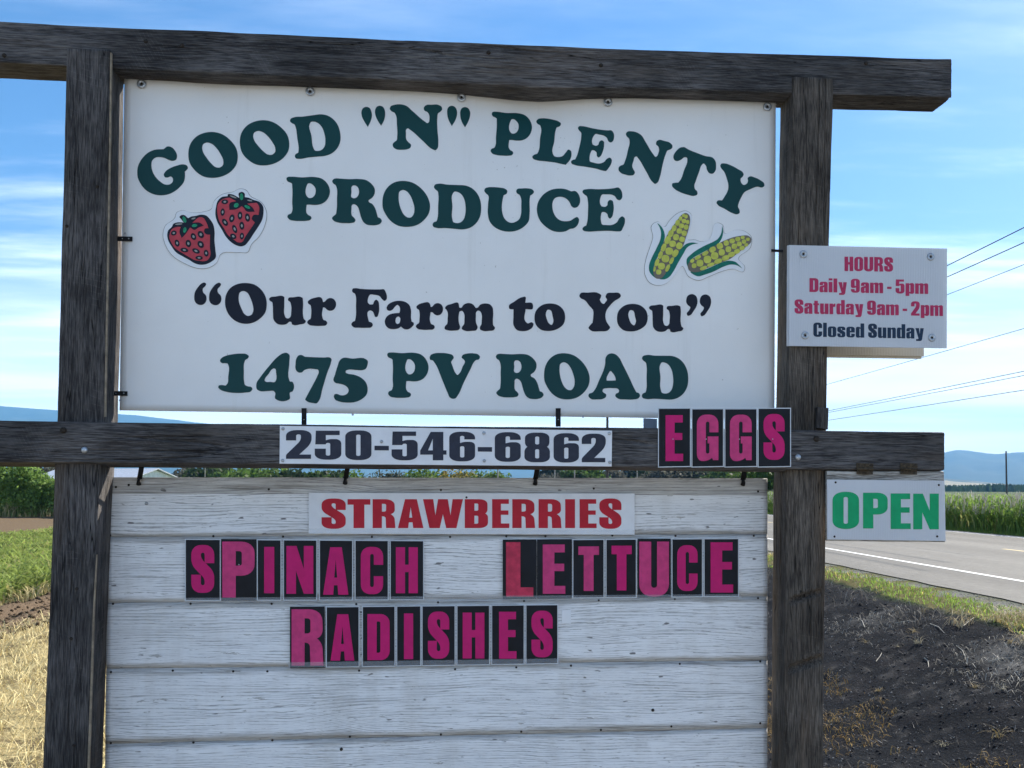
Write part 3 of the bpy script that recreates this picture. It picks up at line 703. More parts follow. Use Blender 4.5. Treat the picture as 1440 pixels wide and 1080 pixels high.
# hedge row beyond the left field
GB = (.13, .22, .05); GB2 = (.23, .34, .08)
for i, px in enumerate([-230, -170, -112, -60, -14, 22, 58, 100, 150]):
    tree('hedge_bush', px, [650, 640, 648, 642, 636, 641, 652, 654, 660][i]+(8 if px > 40 else 0), 50-i*.2, 3.1, ['leftmost', 'second', 'third', 'fourth', 'fifth', 'sixth', 'seventh', 'eighth', 'last'][i]+' green bush from the left in the hedge row beyond the brown strip', 'bush', 'bushes in the hedge row left of the sign', GB, GB2, n=5200, leaf=.085, shape='bush')
n = 2600
u = -34+RNG.random(n)*20; v = 48.2+RNG.random(n)*1.0; x, y = UV(u, v)
blades('hedge_foot_grass', np.stack([x, y, hgt(u, v, False)], -1), .35+RNG.random(n)*.6, .05, .1+RNG.random(n)*.4, np.where((RNG.random(n) < .55)[:, None], np.array((.36, .31, .15)), np.array((.13, .19, .05))), 'straw', seg=2, kind='stuff')
# trees seen through the slit under the middle beam and between board and post
A = (.022, .042, .016); A2 = (.05, .075, .025)
Gn = (.05, .10, .02); Gn2 = (.12, .19, .04); Or = (.16, .14, .04); Or2 = (.30, .22, .06); Gr = (.06, .06, .05); Gr2 = (.11, .11, .085)
row = [(62, 652, 90, 5, Gr, Gr2, 'round'), (84, 655, 92, 5, A, A2, 'round'), (262, 657, 120, 6, Gr, Gr2, 'bush'), (284, 654, 118, 6, A, A2, 'bush'), (306, 655, 130, 6, Gr, Gr2, 'round'), (330, 658, 110, 6, Gn, A2, 'bush'),
       (356, 656, 105, 6, Gn, Gn2, 'bush'), (384, 655, 108, 6, Gn, Gn2, 'bush'), (410, 661, 104, 5, A, A2, 'bush'), (440, 662, 104, 5, Gn, A2, 'bush'), (468, 661, 104, 5, A, A2, 'bush'), (497, 660, 80, 3.4, Gn, Gn2, 'bush'),
       (535, 662, 100, 4, Gr, A2, 'bush'), (556, 661, 100, 4, A, Gr2, 'bush'), (592, 658, 84, 3.8, Gn, Gn2, 'bush'), (614, 659, 86, 3.6, Gn, Gn2, 'bush'), (634, 658, 84, 3.6, Or, Or2, 'bush'), (655, 659, 85, 3.4, Gn, Or2, 'bush'), (676, 660, 84, 3.4, Gn, Gn2, 'bush'), (696, 661, 86, 3, Gn, Gn2, 'bush'),
       (768, 660, 190, 7, A, Gr2, 'cone'), (782, 658, 190, 6, A, A2, 'cone'), (800, 660, 170, 7, Gr, Gr2, 'round'), (818, 657, 150, 6, Gn, A2, 'round'), (834, 658, 150, 6, Gn, Gn2, 'round'), (862, 660, 170, 6, Gr, Gr2, 'round'), (884, 657, 180, 8, A, Gr, 'cone'), (900, 656, 180, 8, A, A2, 'round'), (917, 659, 190, 7, A, Gr, 'round'),
       (934, 656, 150, 8, Gr, Gr2, 'round'), (954, 657, 150, 8, Gr, Gr2, 'round'), (974, 656, 150, 8, A, Gr2, 'round'), (1002, 661, 150, 6, Gn, A2, 'round'), (1020, 656, 130, 7, Gn, A2, 'round'), (1042, 656, 140, 6, A, Gr, 'round'), (1060, 656, 140, 6, A, Gr, 'cone'), (1080, 650, 60, 3.4, Gn, Gn2, 'round'), (1098, 640, 62, 5, Gn, A2, 'round')]
kname = {id(Gn): 'fresh green', id(A): 'dark green', id(Gr): 'grey brown', id(Or): 'orange tinged'}
ORD = ['first', 'second', 'third', 'fourth', 'fifth', 'sixth', 'seventh', 'eighth']; cnt_ = {}
def loc_of(px): return 'left of the left post' if px < 100 else 'just right of the white shed' if px < 345 else 'left of the first middle hook' if px < 480 else 'between the two middle hooks' if px < 745 else 'right of the second middle hook' if px < 1030 else 'beside the right post'
for px, ty, D, w, c, c2, shp in row:
    w *= 1.55
    loc = loc_of(px)
    cat = {'bush': 'bush', 'cone': 'conifer', 'round': 'tree'}[shp]
    nm = {'bush': 'distant_bush', 'cone': 'conifer_tree', 'round': 'distant_tree'}[shp]
    key = (id(c), cat, loc); cnt_[key] = cnt_.get(key, 0)+1; tot_ = sum(1 for q in row if (id(q[4]), {'bush': 'bush', 'cone': 'conifer', 'round': 'tree'}[q[6]], loc_of(q[0])) == key)
    o_n = '' if tot_ == 1 else ORD[cnt_[key]-1]+' '
    tree(nm, px, ty-4.5, D, w, f'{o_n}{kname[id(c)]} {cat}{"" if tot_ == 1 else " from the left"}, {loc}, far off', cat, 'far trees and bushes seen under the middle beam', c, c2, n=1700, leaf=.30 if D > 100 else .16, shape=shp)
# low far wood that reads as a dark line on the horizon
us = RNG.random(9000)*1800-500; vsn = 620+RNG.random(9000)*80; x, y = UV(us, vsn)
mfar = crown_mesh('far_wood', [(0, 0, 0, 1, 1)], 10, .5, A, A2, None); bpy.data.objects.remove(mfar)
hgtw = 3+5*fbm(us*.02, vsn*.02, 4)
blades('far_wood', np.stack([x, y, np.full(9000, .1)], -1), hgtw, 3.2, .05, np.array((.022, .040, .018)), 'foliage', seg=3, kind='stuff')

# farm shed with metal roof
def shed():
    D = 72.
    def gp(px, py, dd): 
        d = ray(px, py); d = d/(d@np.array([VX[0], VX[1], 0])); return CAM+d*dd
    a = gp(225.5, 671, D); zt = gp(228, 658.5, D)[2]; 
    w = 2.2; L = 11.; eave = gp(222, 671, D)[2]-.15; base = 0.0
    x1 = a[0]-.35; yy = a[1]
    root = empty('farm_shed', (x1, yy, 0), 'low white shed with pale metal roof behind the left end of the board', 'shed')
    b = MB(); x0 = x1-L
    # ridge runs left-right, turned a little so the right gable shows
    ang = R(-32); ca, sa = math.cos(ang), math.sin(ang)
    def T(lx, ly, lz): return (x1+lx*ca-ly*sa, yy+lx*sa+ly*ca, lz)
    b.add([T(0, -w, base), T(0, w, base), T(0, w, eave), T(0, 0, zt-.12), T(0, -w, eave), T(-L, -w, base), T(-L, w, base), T(-L, w, eave), T(-L, 0, zt-.12), T(-L, -w, eave)],
          [(0, 1, 2, 3, 4), (9, 8, 7, 6, 5), (0, 4, 9, 5), (2, 1, 6, 7)])
    b.build('wall', simple('white_shed_paint', (.78, .78, .76), .6), root)
    r = MB(); o = .3
    for s in (-1, 1):
        e = w+.35; ez = eave-.06
        r.hexa([T(o, 0, zt), T(o, s*e, ez), T(-L-o, s*e, ez), T(-L-o, 0, zt)], [T(o, 0, zt-.07), T(o, s*e, ez-.07), T(-L-o, s*e, ez-.07), T(-L-o, 0, zt-.07)])
    r.build('roof', simple('pale_roof_metal', (.55, .56, .58), .45, metal=.3), root)
    dk = MB(); dk.hexa([T(.02, -.5, .0), T(.02, .5, .0), T(.02, .5, 1.5), T(.02, -.5, 1.5)], [T(.05, -.5, .0), T(.05, .5, .0), T(.05, .5, 1.5), T(.05, -.5, 1.5)]); dk.build('door', simple('grey_shed_door', (.2, .2, .2), .6), root)
shed()

# utility poles, overhead wires, fence posts
M['pole'] = simple('utility_pole_wood', (.075, .065, .058), .85, var=.3)
M['wire'] = simple('overhead_wire', (.03, .03, .034), .5)
def pole(px, topy, D, r, label):
    d = ray(px, 680); d = d/(d@np.array([VX[0], VX[1], 0])); x, y = CAM[0]+d[0]*D, CAM[1]+d[1]*D
    hz_ = 682.6+(px-632)*.00517; H = 1.6+(hz_-topy)/FPX*D
    root = empty('utility_pole', (x, y, 0), label, 'utility pole')
    b = MB(); b.tube([(x, y, -.3), (x, y, H*.5), (x, y, H)], [r, r*.85, r*.7], 10); b.build('pole', M['pole'], root)
    if D > 100: return x, y, H
    b = MB(); b.box(x-.9, x+.9, y-.05, y+.05, H-.75, H-.63); b.build('crossarm', M['pole'], root)
    for k in (-.8, 0.25, .8):
        b = MB(); b.tube([(x+k, y, H-.63), (x+k, y, H-.48)], [.045, .03], 8); b.build('insulator', M['steel'], root)
    return x, y, H
x, y, H1 = pole(1415.5, 630, 147, .16, 'thin utility pole standing before the blue hills right of the open sign')
pole(854, 560, 62, .11, 'thin utility pole rising behind the gap below the main sign')
def wire(pts, r, label, group='overhead wires along the road', name='overhead_wire'):
    b = MB(); b.tube(pts, r, 6); return tag(b.build(name, M['wire'], smooth=True), label, 'wire', group)
wires = [((1333, 373), (1440, 320), 17.4), ((1333, 389), (1440, 341), 18.6), ((1333, 414), (1440, 372), 19.5), ((1165, 540), (1440, 462), 20.5), ((1168, 577), (1440, 522), 19.6), ((1168, 579.5), (1440, 528), 20.4), ((1168, 590.5), (1440, 548.5), 20.)]
names = ['uppermost wire right of the hours sign', 'second wire down right of the hours sign', 'third wire down right of the hours sign', 'single wire passing under the hours sign', 'upper of the close pair of wires above the beam end', 'lower of the close pair of wires above the beam end', 'lowest wire, just above the right beam end']
for (a, b, U), nm in zip(wires, names):
    pts = []
    for (px, py) in (a, b):
        d = ray(px, py); du = d[0]*UX[0]+d[1]*UX[1]; pts.append(CAM+d*(U/du))
    p0, p1 = Vector(pts[1]), Vector(pts[0]); dr = (p1-p0)
    pts2 = []
    for t in np.linspace(-1.2, 4.5, 24):
        p = p0+dr*t; p.z += .010*dr.length*.5*((t-.5)**2-.25)*.35; pts2.append(p)
    wire(pts2, ({17.4: .016, 18.6: .016}.get(U, .011)), nm)
M['fencewood'] = simple('grey_fence_post', (.30, .28, .25), .85)
for i, px in enumerate([288, 658, 700, 742, 780, 793, 808, 823, 896]):
    D = [95, 58, 60, 62, 66, 68, 70, 72, 80][i]
    d = ray(px, 680); d = d/(d@np.array([VX[0], VX[1], 0])); x, y = CAM[0]+d[0]*D, CAM[1]+d[1]*D
    b = MB(); b.tube([(x, y, -.1), (x, y, 1.3+1.25*(i % 2 == 0)+.9)], [.05, .045], 8)
    tag(b.build('field_post', M['fencewood']), ['first', 'second', 'third', 'fourth', 'fifth', 'sixth', 'seventh', 'eighth', 'last'][i]+' thin pale post from the left, far off under the middle beam', 'post', 'thin posts in the far field')
# ------------------------------------------------------------------ sign frame
def timber(name, secs, Y0, Y1, mat, parent, axis='v', n_along=220, n_per=230, amp=.0022, back_drop=0.0, gouges=(), seed=0., cap_all=True):
    """secs: [(param, ((xa,ya),(xb,yb)))] front-face edge pairs in photo pixels on plane Y0. The section is a real box of depth Y1-Y0."""
    A = np.array([PX(*s[0], Y0) for s in secs]); B = np.array([PX(*s[1], Y0) for s in secs])
    L = np.concatenate([[0], np.cumsum(np.linalg.norm(np.diff((A+B)/2, axis=0), axis=1))])
    t = np.linspace(0, L[-1], n_along)
    a = np.stack([np.interp(t, L, A[:, i]) for i in range(3)], -1); b = np.stack([np.interp(t, L, B[:, i]) for i in range(3)], -1)
    dep = Y1-Y0
    W = np.linalg.norm(b-a, axis=1).mean(); r = .006
    # perimeter profile in (s across 0..1, d depth 0..1)
    nA = int(n_per*W/(2*(W+dep))); nB = int(n_per*dep/(2*(W+dep)))
    pr = []
    for k in range(nA): pr.append((k/nA, 0.))
    for k in range(nB): pr.append((1., k/nB))
    for k in range(nA): pr.append((1-k/nA, 1.))
    for k in range(nB): pr.append((0., 1-k/nB))
    pr = np.array(pr); m = len(pr)
    # outward normals with rounded corners
    cx = pr[:, 0]*W; cd = pr[:, 1]*dep
    nx = np.where(cx < r, -(1-cx/r), np.where(cx > W-r, 1-(W-cx)/r, 0.)); nd = np.where(cd < r, -(1-cd/r), np.where(cd > dep-r, 1-(dep-cd)/r, 0.))
    corner = (np.abs(nx) > 0) & (np.abs(nd) > 0)
    pull = np.where(corner, (1-np.clip(1-np.minimum(np.abs(nx), np.abs(nd)), 0, 1))*r*.35, 0)
    nn = np.stack([nx, nd], -1); ln = np.linalg.norm(nn, axis=1)[:, None]; nn = nn/np.maximum(ln, 1e-6)
    sarc = np.concatenate([[0], np.cumsum(np.linalg.norm(np.diff(np.stack([cx, cd], -1), axis=0), axis=1))])
    tt, ss = np.meshgrid(t, sarc, indexing='ij')
    wv = .012*(fbm(tt*1.4+seed, ss*0+seed, 2)-.5)+ss
    g = (fbm(wv*130+seed*7, tt*2.4+seed, 4)-.5)*amp*1.6+(fbm(wv*420+seed, tt*7, 2)-.5)*amp*.7+(fbm(ss*9+seed, tt*3+seed, 3)-.5)*amp*2.2
    f = vnoise(wv*34+seed*3, tt*.55+seed*2); f2 = vnoise(ss*7+4+seed, tt*1.6+seed)
    crack = np.clip(1-np.abs(f-.5)/.024, 0, 1)*np.clip((f2-.46)*7, 0, 1)
    g = g-crack*.0075
    for (gt, gs, gw, gl, gdep, slope) in gouges:
        q = (tt-gt)+slope*(ss-gs)
        env = np.clip(1-np.abs(ss-gs)/gl, 0, 1)**.4
        g = g-np.clip(1.6-1.6*np.abs(q)/gw, 0, 1)**.7*env*gdep*(.6+.8*fbm(ss*90, tt*60, 3))+np.clip(1-np.abs(q+gw*1.7)/gw, 0, 1)*env*gdep*.3*fbm(ss*120, tt*30, 3)
    acr = (b-a); acr_n = acr/np.linalg.norm(acr, axis=1)[:, None]
    base = a[:, None, :]+acr[:, None, :]*pr[None, :, 0:1]
    base[..., 1] += dep*pr[None, :, 1]
    base[..., 2] -= back_drop*pr[None, :, 1]*(pr[None, :, 0] if axis == 'h' else 0)
    off = g-pull[None]
    P = base+acr_n[:, None, :]*(nn[None, :, 0]*off)[..., None]
    P[..., 1] += nn[None, :, 1]*off
    V = P.reshape(-1, 3); nt_ = len(t); idx = np.arange(nt_*m).reshape(nt_, m); i2 = np.roll(idx, -1, axis=1)
    Q = np.stack([idx[:-1], i2[:-1], i2[1:], idx[1:]], -1).reshape(-1, 4)
    c0 = V[:m].mean(0); c1 = V[-m:].mean(0); V = np.concatenate([V, [c0, c1]]); nV = len(V)
    T = np.concatenate([np.stack([i2[0], idx[0], np.full(m, nV-2)], -1), np.stack([idx[-1], i2[-1], np.full(m, nV-1)], -1)])
    return mesh_np(name, V, [Q, T], mat, parent, smooth=True)
fr_base = PX(620, 1250, .07)
frame = empty('sign_frame', (1.22, .07, -.25), 'dark weathered timber post and beam frame carrying all the farm signs', 'sign frame')
D = .14
timber('post', [((93.5, 68), (155.5, 70)), ((86.5, 340), (152, 340)), ((80.8, 585), (147, 588)), ((76.6, 655), (141.5, 655)), ((74, 740), (137, 740)), ((60, 1080), (124, 1080)), ((38, 1560), (104, 1560))], 0, D, M['postwood'], frame, n_along=420, seed=1.3)
timber('post', [((1116, 108), (1172, 110)), ((1112.5, 340), (1167, 340)), ((1110, 560), (1162.5, 560)), ((1105, 700), (1161.5, 700)), ((1104, 900), (1159.5, 900)), ((1103, 1080), (1158, 1080)), ((1100, 1560), (1154, 1560))], 0, D, M['postwood2'], frame, n_along=420, seed=4.1,
       gouges=[(PX(1140, 110, 0)[2]-PX(1140, 840, 0)[2], .075, .012, .062, .022, .30), (PX(1140, 110, 0)[2]-PX(1140, 935, 0)[2], .078, .015, .068, .028, .33)])
timber('beam', [((-260, 21.5), (-260, 77)), ((0, 30), (0, 87)), ((160, 38), (160, 96)), ((640, 59), (640, 117)), ((760, 64), (760, 124)), ((900, 70), (900, 124)), ((1116, 76), (1116, 131)), ((1338, 83), (1338, 137))], .012, .012+D, M['beamwood'], frame, axis='h', n_along=420, seed=2.2)
timber('beam', [((-260, 590), (-260, 650)), ((0, 592), (0, 650)), ((500, 598), (500, 653.5)), ((900, 602), (900, 656)), ((1116, 605), (1116, 659)), ((1328, 608), (1328, 661))], -.045, -.045+D, M['beamwood'], frame, axis='h', n_along=420, seed=3.4, back_drop=.013)
# narrow batten strip chipped off the inner edge of the left post, bare wood showing
b = MB()
xs_ = [(155, 74, 157), (153.4, 200, 155.2), (150.8, 340, 152.6), (148, 500, 149.8), (146.5, 586, 148.6)]
def slat(b, xs_, Y, th):
    fr = [(PX(x0, y, Y), PX(x1, y, Y)) for x0, y, x1 in xs_]
    for (p0, p1), (q0, q1) in zip(fr[:-1], fr[1:]):
        bk = lambda p: p+np.array([0, th, 0]); b.hexa([q0, q1, p1, p0], [bk(q0), bk(q1), bk(p1), bk(p0)])
slat(b, xs_, -.003, .010); b.build('chipped_edge', M.setdefault('split', simple('bare_split_wood', (.26, .21, .15), .8, var=.3, nscale=30)), frame); b = MB(); slat(b, [(135.3, 780, 136.0), (130.5, 860, 132.2), (127.2, 960, 129.2), (122.8, 1080, 125.2), (116.0, 1250, 118)], -.003, .010)
b.build('chipped_edge', M['split'], frame)
# block on the right post
b = MB(); b.hexa([PX(1149.5, 602, -.02), PX(1164.5, 604, -.02), PX(1165.5, 573.5, -.02), PX(1149.5, 572.5, -.02)], [PX(1149.5, 602, -.02)+np.array([0, .04, 0]), PX(1164.5, 604, -.02)+np.array([0, .04, 0]), PX(1165.5, 573.5, -.02)+np.array([0, .04, 0]), PX(1149.5, 572.5, -.02)+np.array([0, .04, 0])])
b.build('spacer_block', M['postwood'], frame, bevel=.002)
def bolt(px, py, Y, r, m, name='bolt', parent=None, dome=True):
    c = PX(px, py, Y); b = MB()
    if dome:
        n = 12; vs = []; fs = []
        for j, (rr, dd) in enumerate([(1, 0), (.95, .28), (.75, .5), (.4, .62), (.05, .66)]):
            vs += [(c[0]+math.cos(2*math.pi*k/n)*r*rr, c[1]-r*dd, c[2]+math.sin(2*math.pi*k/n)*r*rr) for k in range(n)]
        for j in range(4):
            for k in range(n): k2 = (k+1) % n; fs.append((j*n+k, j*n+k2, (j+1)*n+k2, (j+1)*n+k))
        b.add(vs, fs)
        return b.build(name, m, parent, smooth=True)
    b.tube([(c[0], c[1], c[2]), (c[0], c[1]-r*.3, c[2])], r, 10)
    return b.build(name, m, parent)
for px, py, m, r in [(89, 605, 'rust', .0115), (119, 633, 'steel', .0115), (1148, 617, 'rust', .0115), (1122, 643, 'steel', .0115)]:
    bolt(px, py, -.046, r, M[m], parent=frame)
for px, py in [(205, 58), (687, 74), (845, 92), (1218, 89), (6, 78), (256, 64)]:
    bolt(px, py, .0115, .008, M['rust'], 'nail', frame)
for px, py in [(108, 828), (104, 1048), (100, 898), (94, 318), (137, 262)]:
    bolt(px, py, .0, .006, M['rust'], 'nail', frame)

def quadsheet(name, q, Y, th, m, parent, bevel=0, dy=(0, 0, 0, 0)):
    """q: TL,TR,BR,BL pixels on plane Y (front face)"""
    p = [PX(x, y, Y+d) for (x, y), d in zip(q, dy)]
    o_ = np.array([0, th, 0]); b = MB(); b.hexa([p[3], p[2], p[1], p[0]], [p[3]+o_, p[2]+o_, p[1]+o_, p[0]+o_]); return b.build(name, m, parent, bevel)

# ------------------------------------------------------------------ glyph machinery
def parse(s):
    out = []
    for tok in s.split():
        c = tok.endswith('*'); x, y = tok.rstrip('*').split(','); out.append((float(x), float(y), c))
    return out
def spline(s, sub=5):
    p = parse(s); n = len(p); out = []
    for i in range(n):
        p1, p2 = p[i], p[(i+1) % n]; p0, p3 = p[i-1], p[(i+2) % n]
        a = np.array(p1[:2]); b = np.array(p2[:2]); L = np.linalg.norm(b-a)+1e-9
        def tan(q0, q1, q2, corner):
            if corner: return None
            q0, q1, q2 = map(lambda q: np.array(q[:2]), (q0, q1, q2)); d1 = np.linalg.norm(q1-q0)+1e-9; d2 = np.linalg.norm(q2-q1)+1e-9
            return (q2-q1)/d2*(d1/(d1+d2))+(q1-q0)/d1*(d2/(d1+d2))
        m1 = tan(p0, p1, p2, p1[2]); m2 = tan(p1, p2, p3, p2[2])
        if m1 is None: m1 = (b-a)/L
        if m2 is None: m2 = (b-a)/L
        m1 = m1*L; m2 = m2*L
        for k in range(sub):
            t = k/sub; t2 = t*t; t3 = t2*t
            out.append(a*(2*t3-3*t2+1)+m1*(t3-2*t2+t)+b*(-2*t3+3*t2)+m2*(t3-t2))
    return np.array(out)
def rpoly(pts, sub=5):
    """polygon whose vertices may carry a corner radius (x,y,r)"""
    n = len(pts); out = []
    for i in range(n):
        p = pts[i]; a = np.array(pts[i-1][:2], float); c = np.array(pts[(i+1) % n][:2], float); b = np.array(p[:2], float)
        r = p[2] if len(p) > 2 else 0
        if r <= 0: out.append(b); continue
        la, lc = np.linalg.norm(a-b), np.linalg.norm(c-b); ra = min(r, la*.5 if (len(pts[i-1]) > 2) else la); rc = min(r, lc*.5 if len(pts[(i+1) % n]) > 2 else lc)
        s = b+(a-b)/la*ra; e = b+(c-b)/lc*rc
        for k in range(sub+1):
            t = k/sub; c1 = s+(b-s)*.58; c2 = e+(b-e)*.58
            out.append(s*(1-t)**3+3*c1*t*(1-t)**2+3*c2*t*t*(1-t)+e*t**3)
    return np.array(out)
def ellipse(cx, cy, rx, ry, ang=0, n=20, sq=2.0):
    t = np.linspace(0, 2*math.pi, n, endpoint=False); a = R(ang)
    x = np.sign(np.cos(t))*np.abs(np.cos(t))**(2/sq)*rx; y = np.sign(np.sin(t))*np.abs(np.sin(t))**(2/sq)*ry
    return np.stack([cx+x*math.cos(a)-y*math.sin(a), cy+x*math.sin(a)+y*math.cos(a)], -1)
def flat(name, loops_px, Y, m, parent, th=.0006):
    """closed outlines in photo pixels (first outer, rest holes, or several groups) cut as a thin sheet on plane Y"""
    b = MB()
    groups = loops_px if isinstance(loops_px[0], (list, tuple)) else [loops_px]
    for loops in groups:
        W = [[Vector(PX(x, y, Y+(bow(x, y) if .05 < Y < .11 and parent is not None and (parent is pr_ or parent.parent is pr_) else 0))) for x, y in lp] for lp in loops]
        F2 = [[Vector((p.x, p.z, 0)) for p in lp] for lp in W]
        tris = tessellate_polygon(F2); flatv = [p for lp in W for p in lp]
        fs = []
        for t in tris:
            a, c, d = (flatv[i] for i in t); nrm = (c-a).cross(d-a)
            fs.append(t if nrm.y < 0 else t[::-1])
        n = len(flatv); vs = list(flatv)+[p+Vector((0, th, 0)) for p in flatv]; s = 0
        for lp in W:
            k = len(lp)
            for i in range(k): j = (i+1) % k; fs.append((s+i, s+j, s+j+n, s+i+n))
            s += k
        b.add(vs, fs)
    return b.build(name, m, parent)

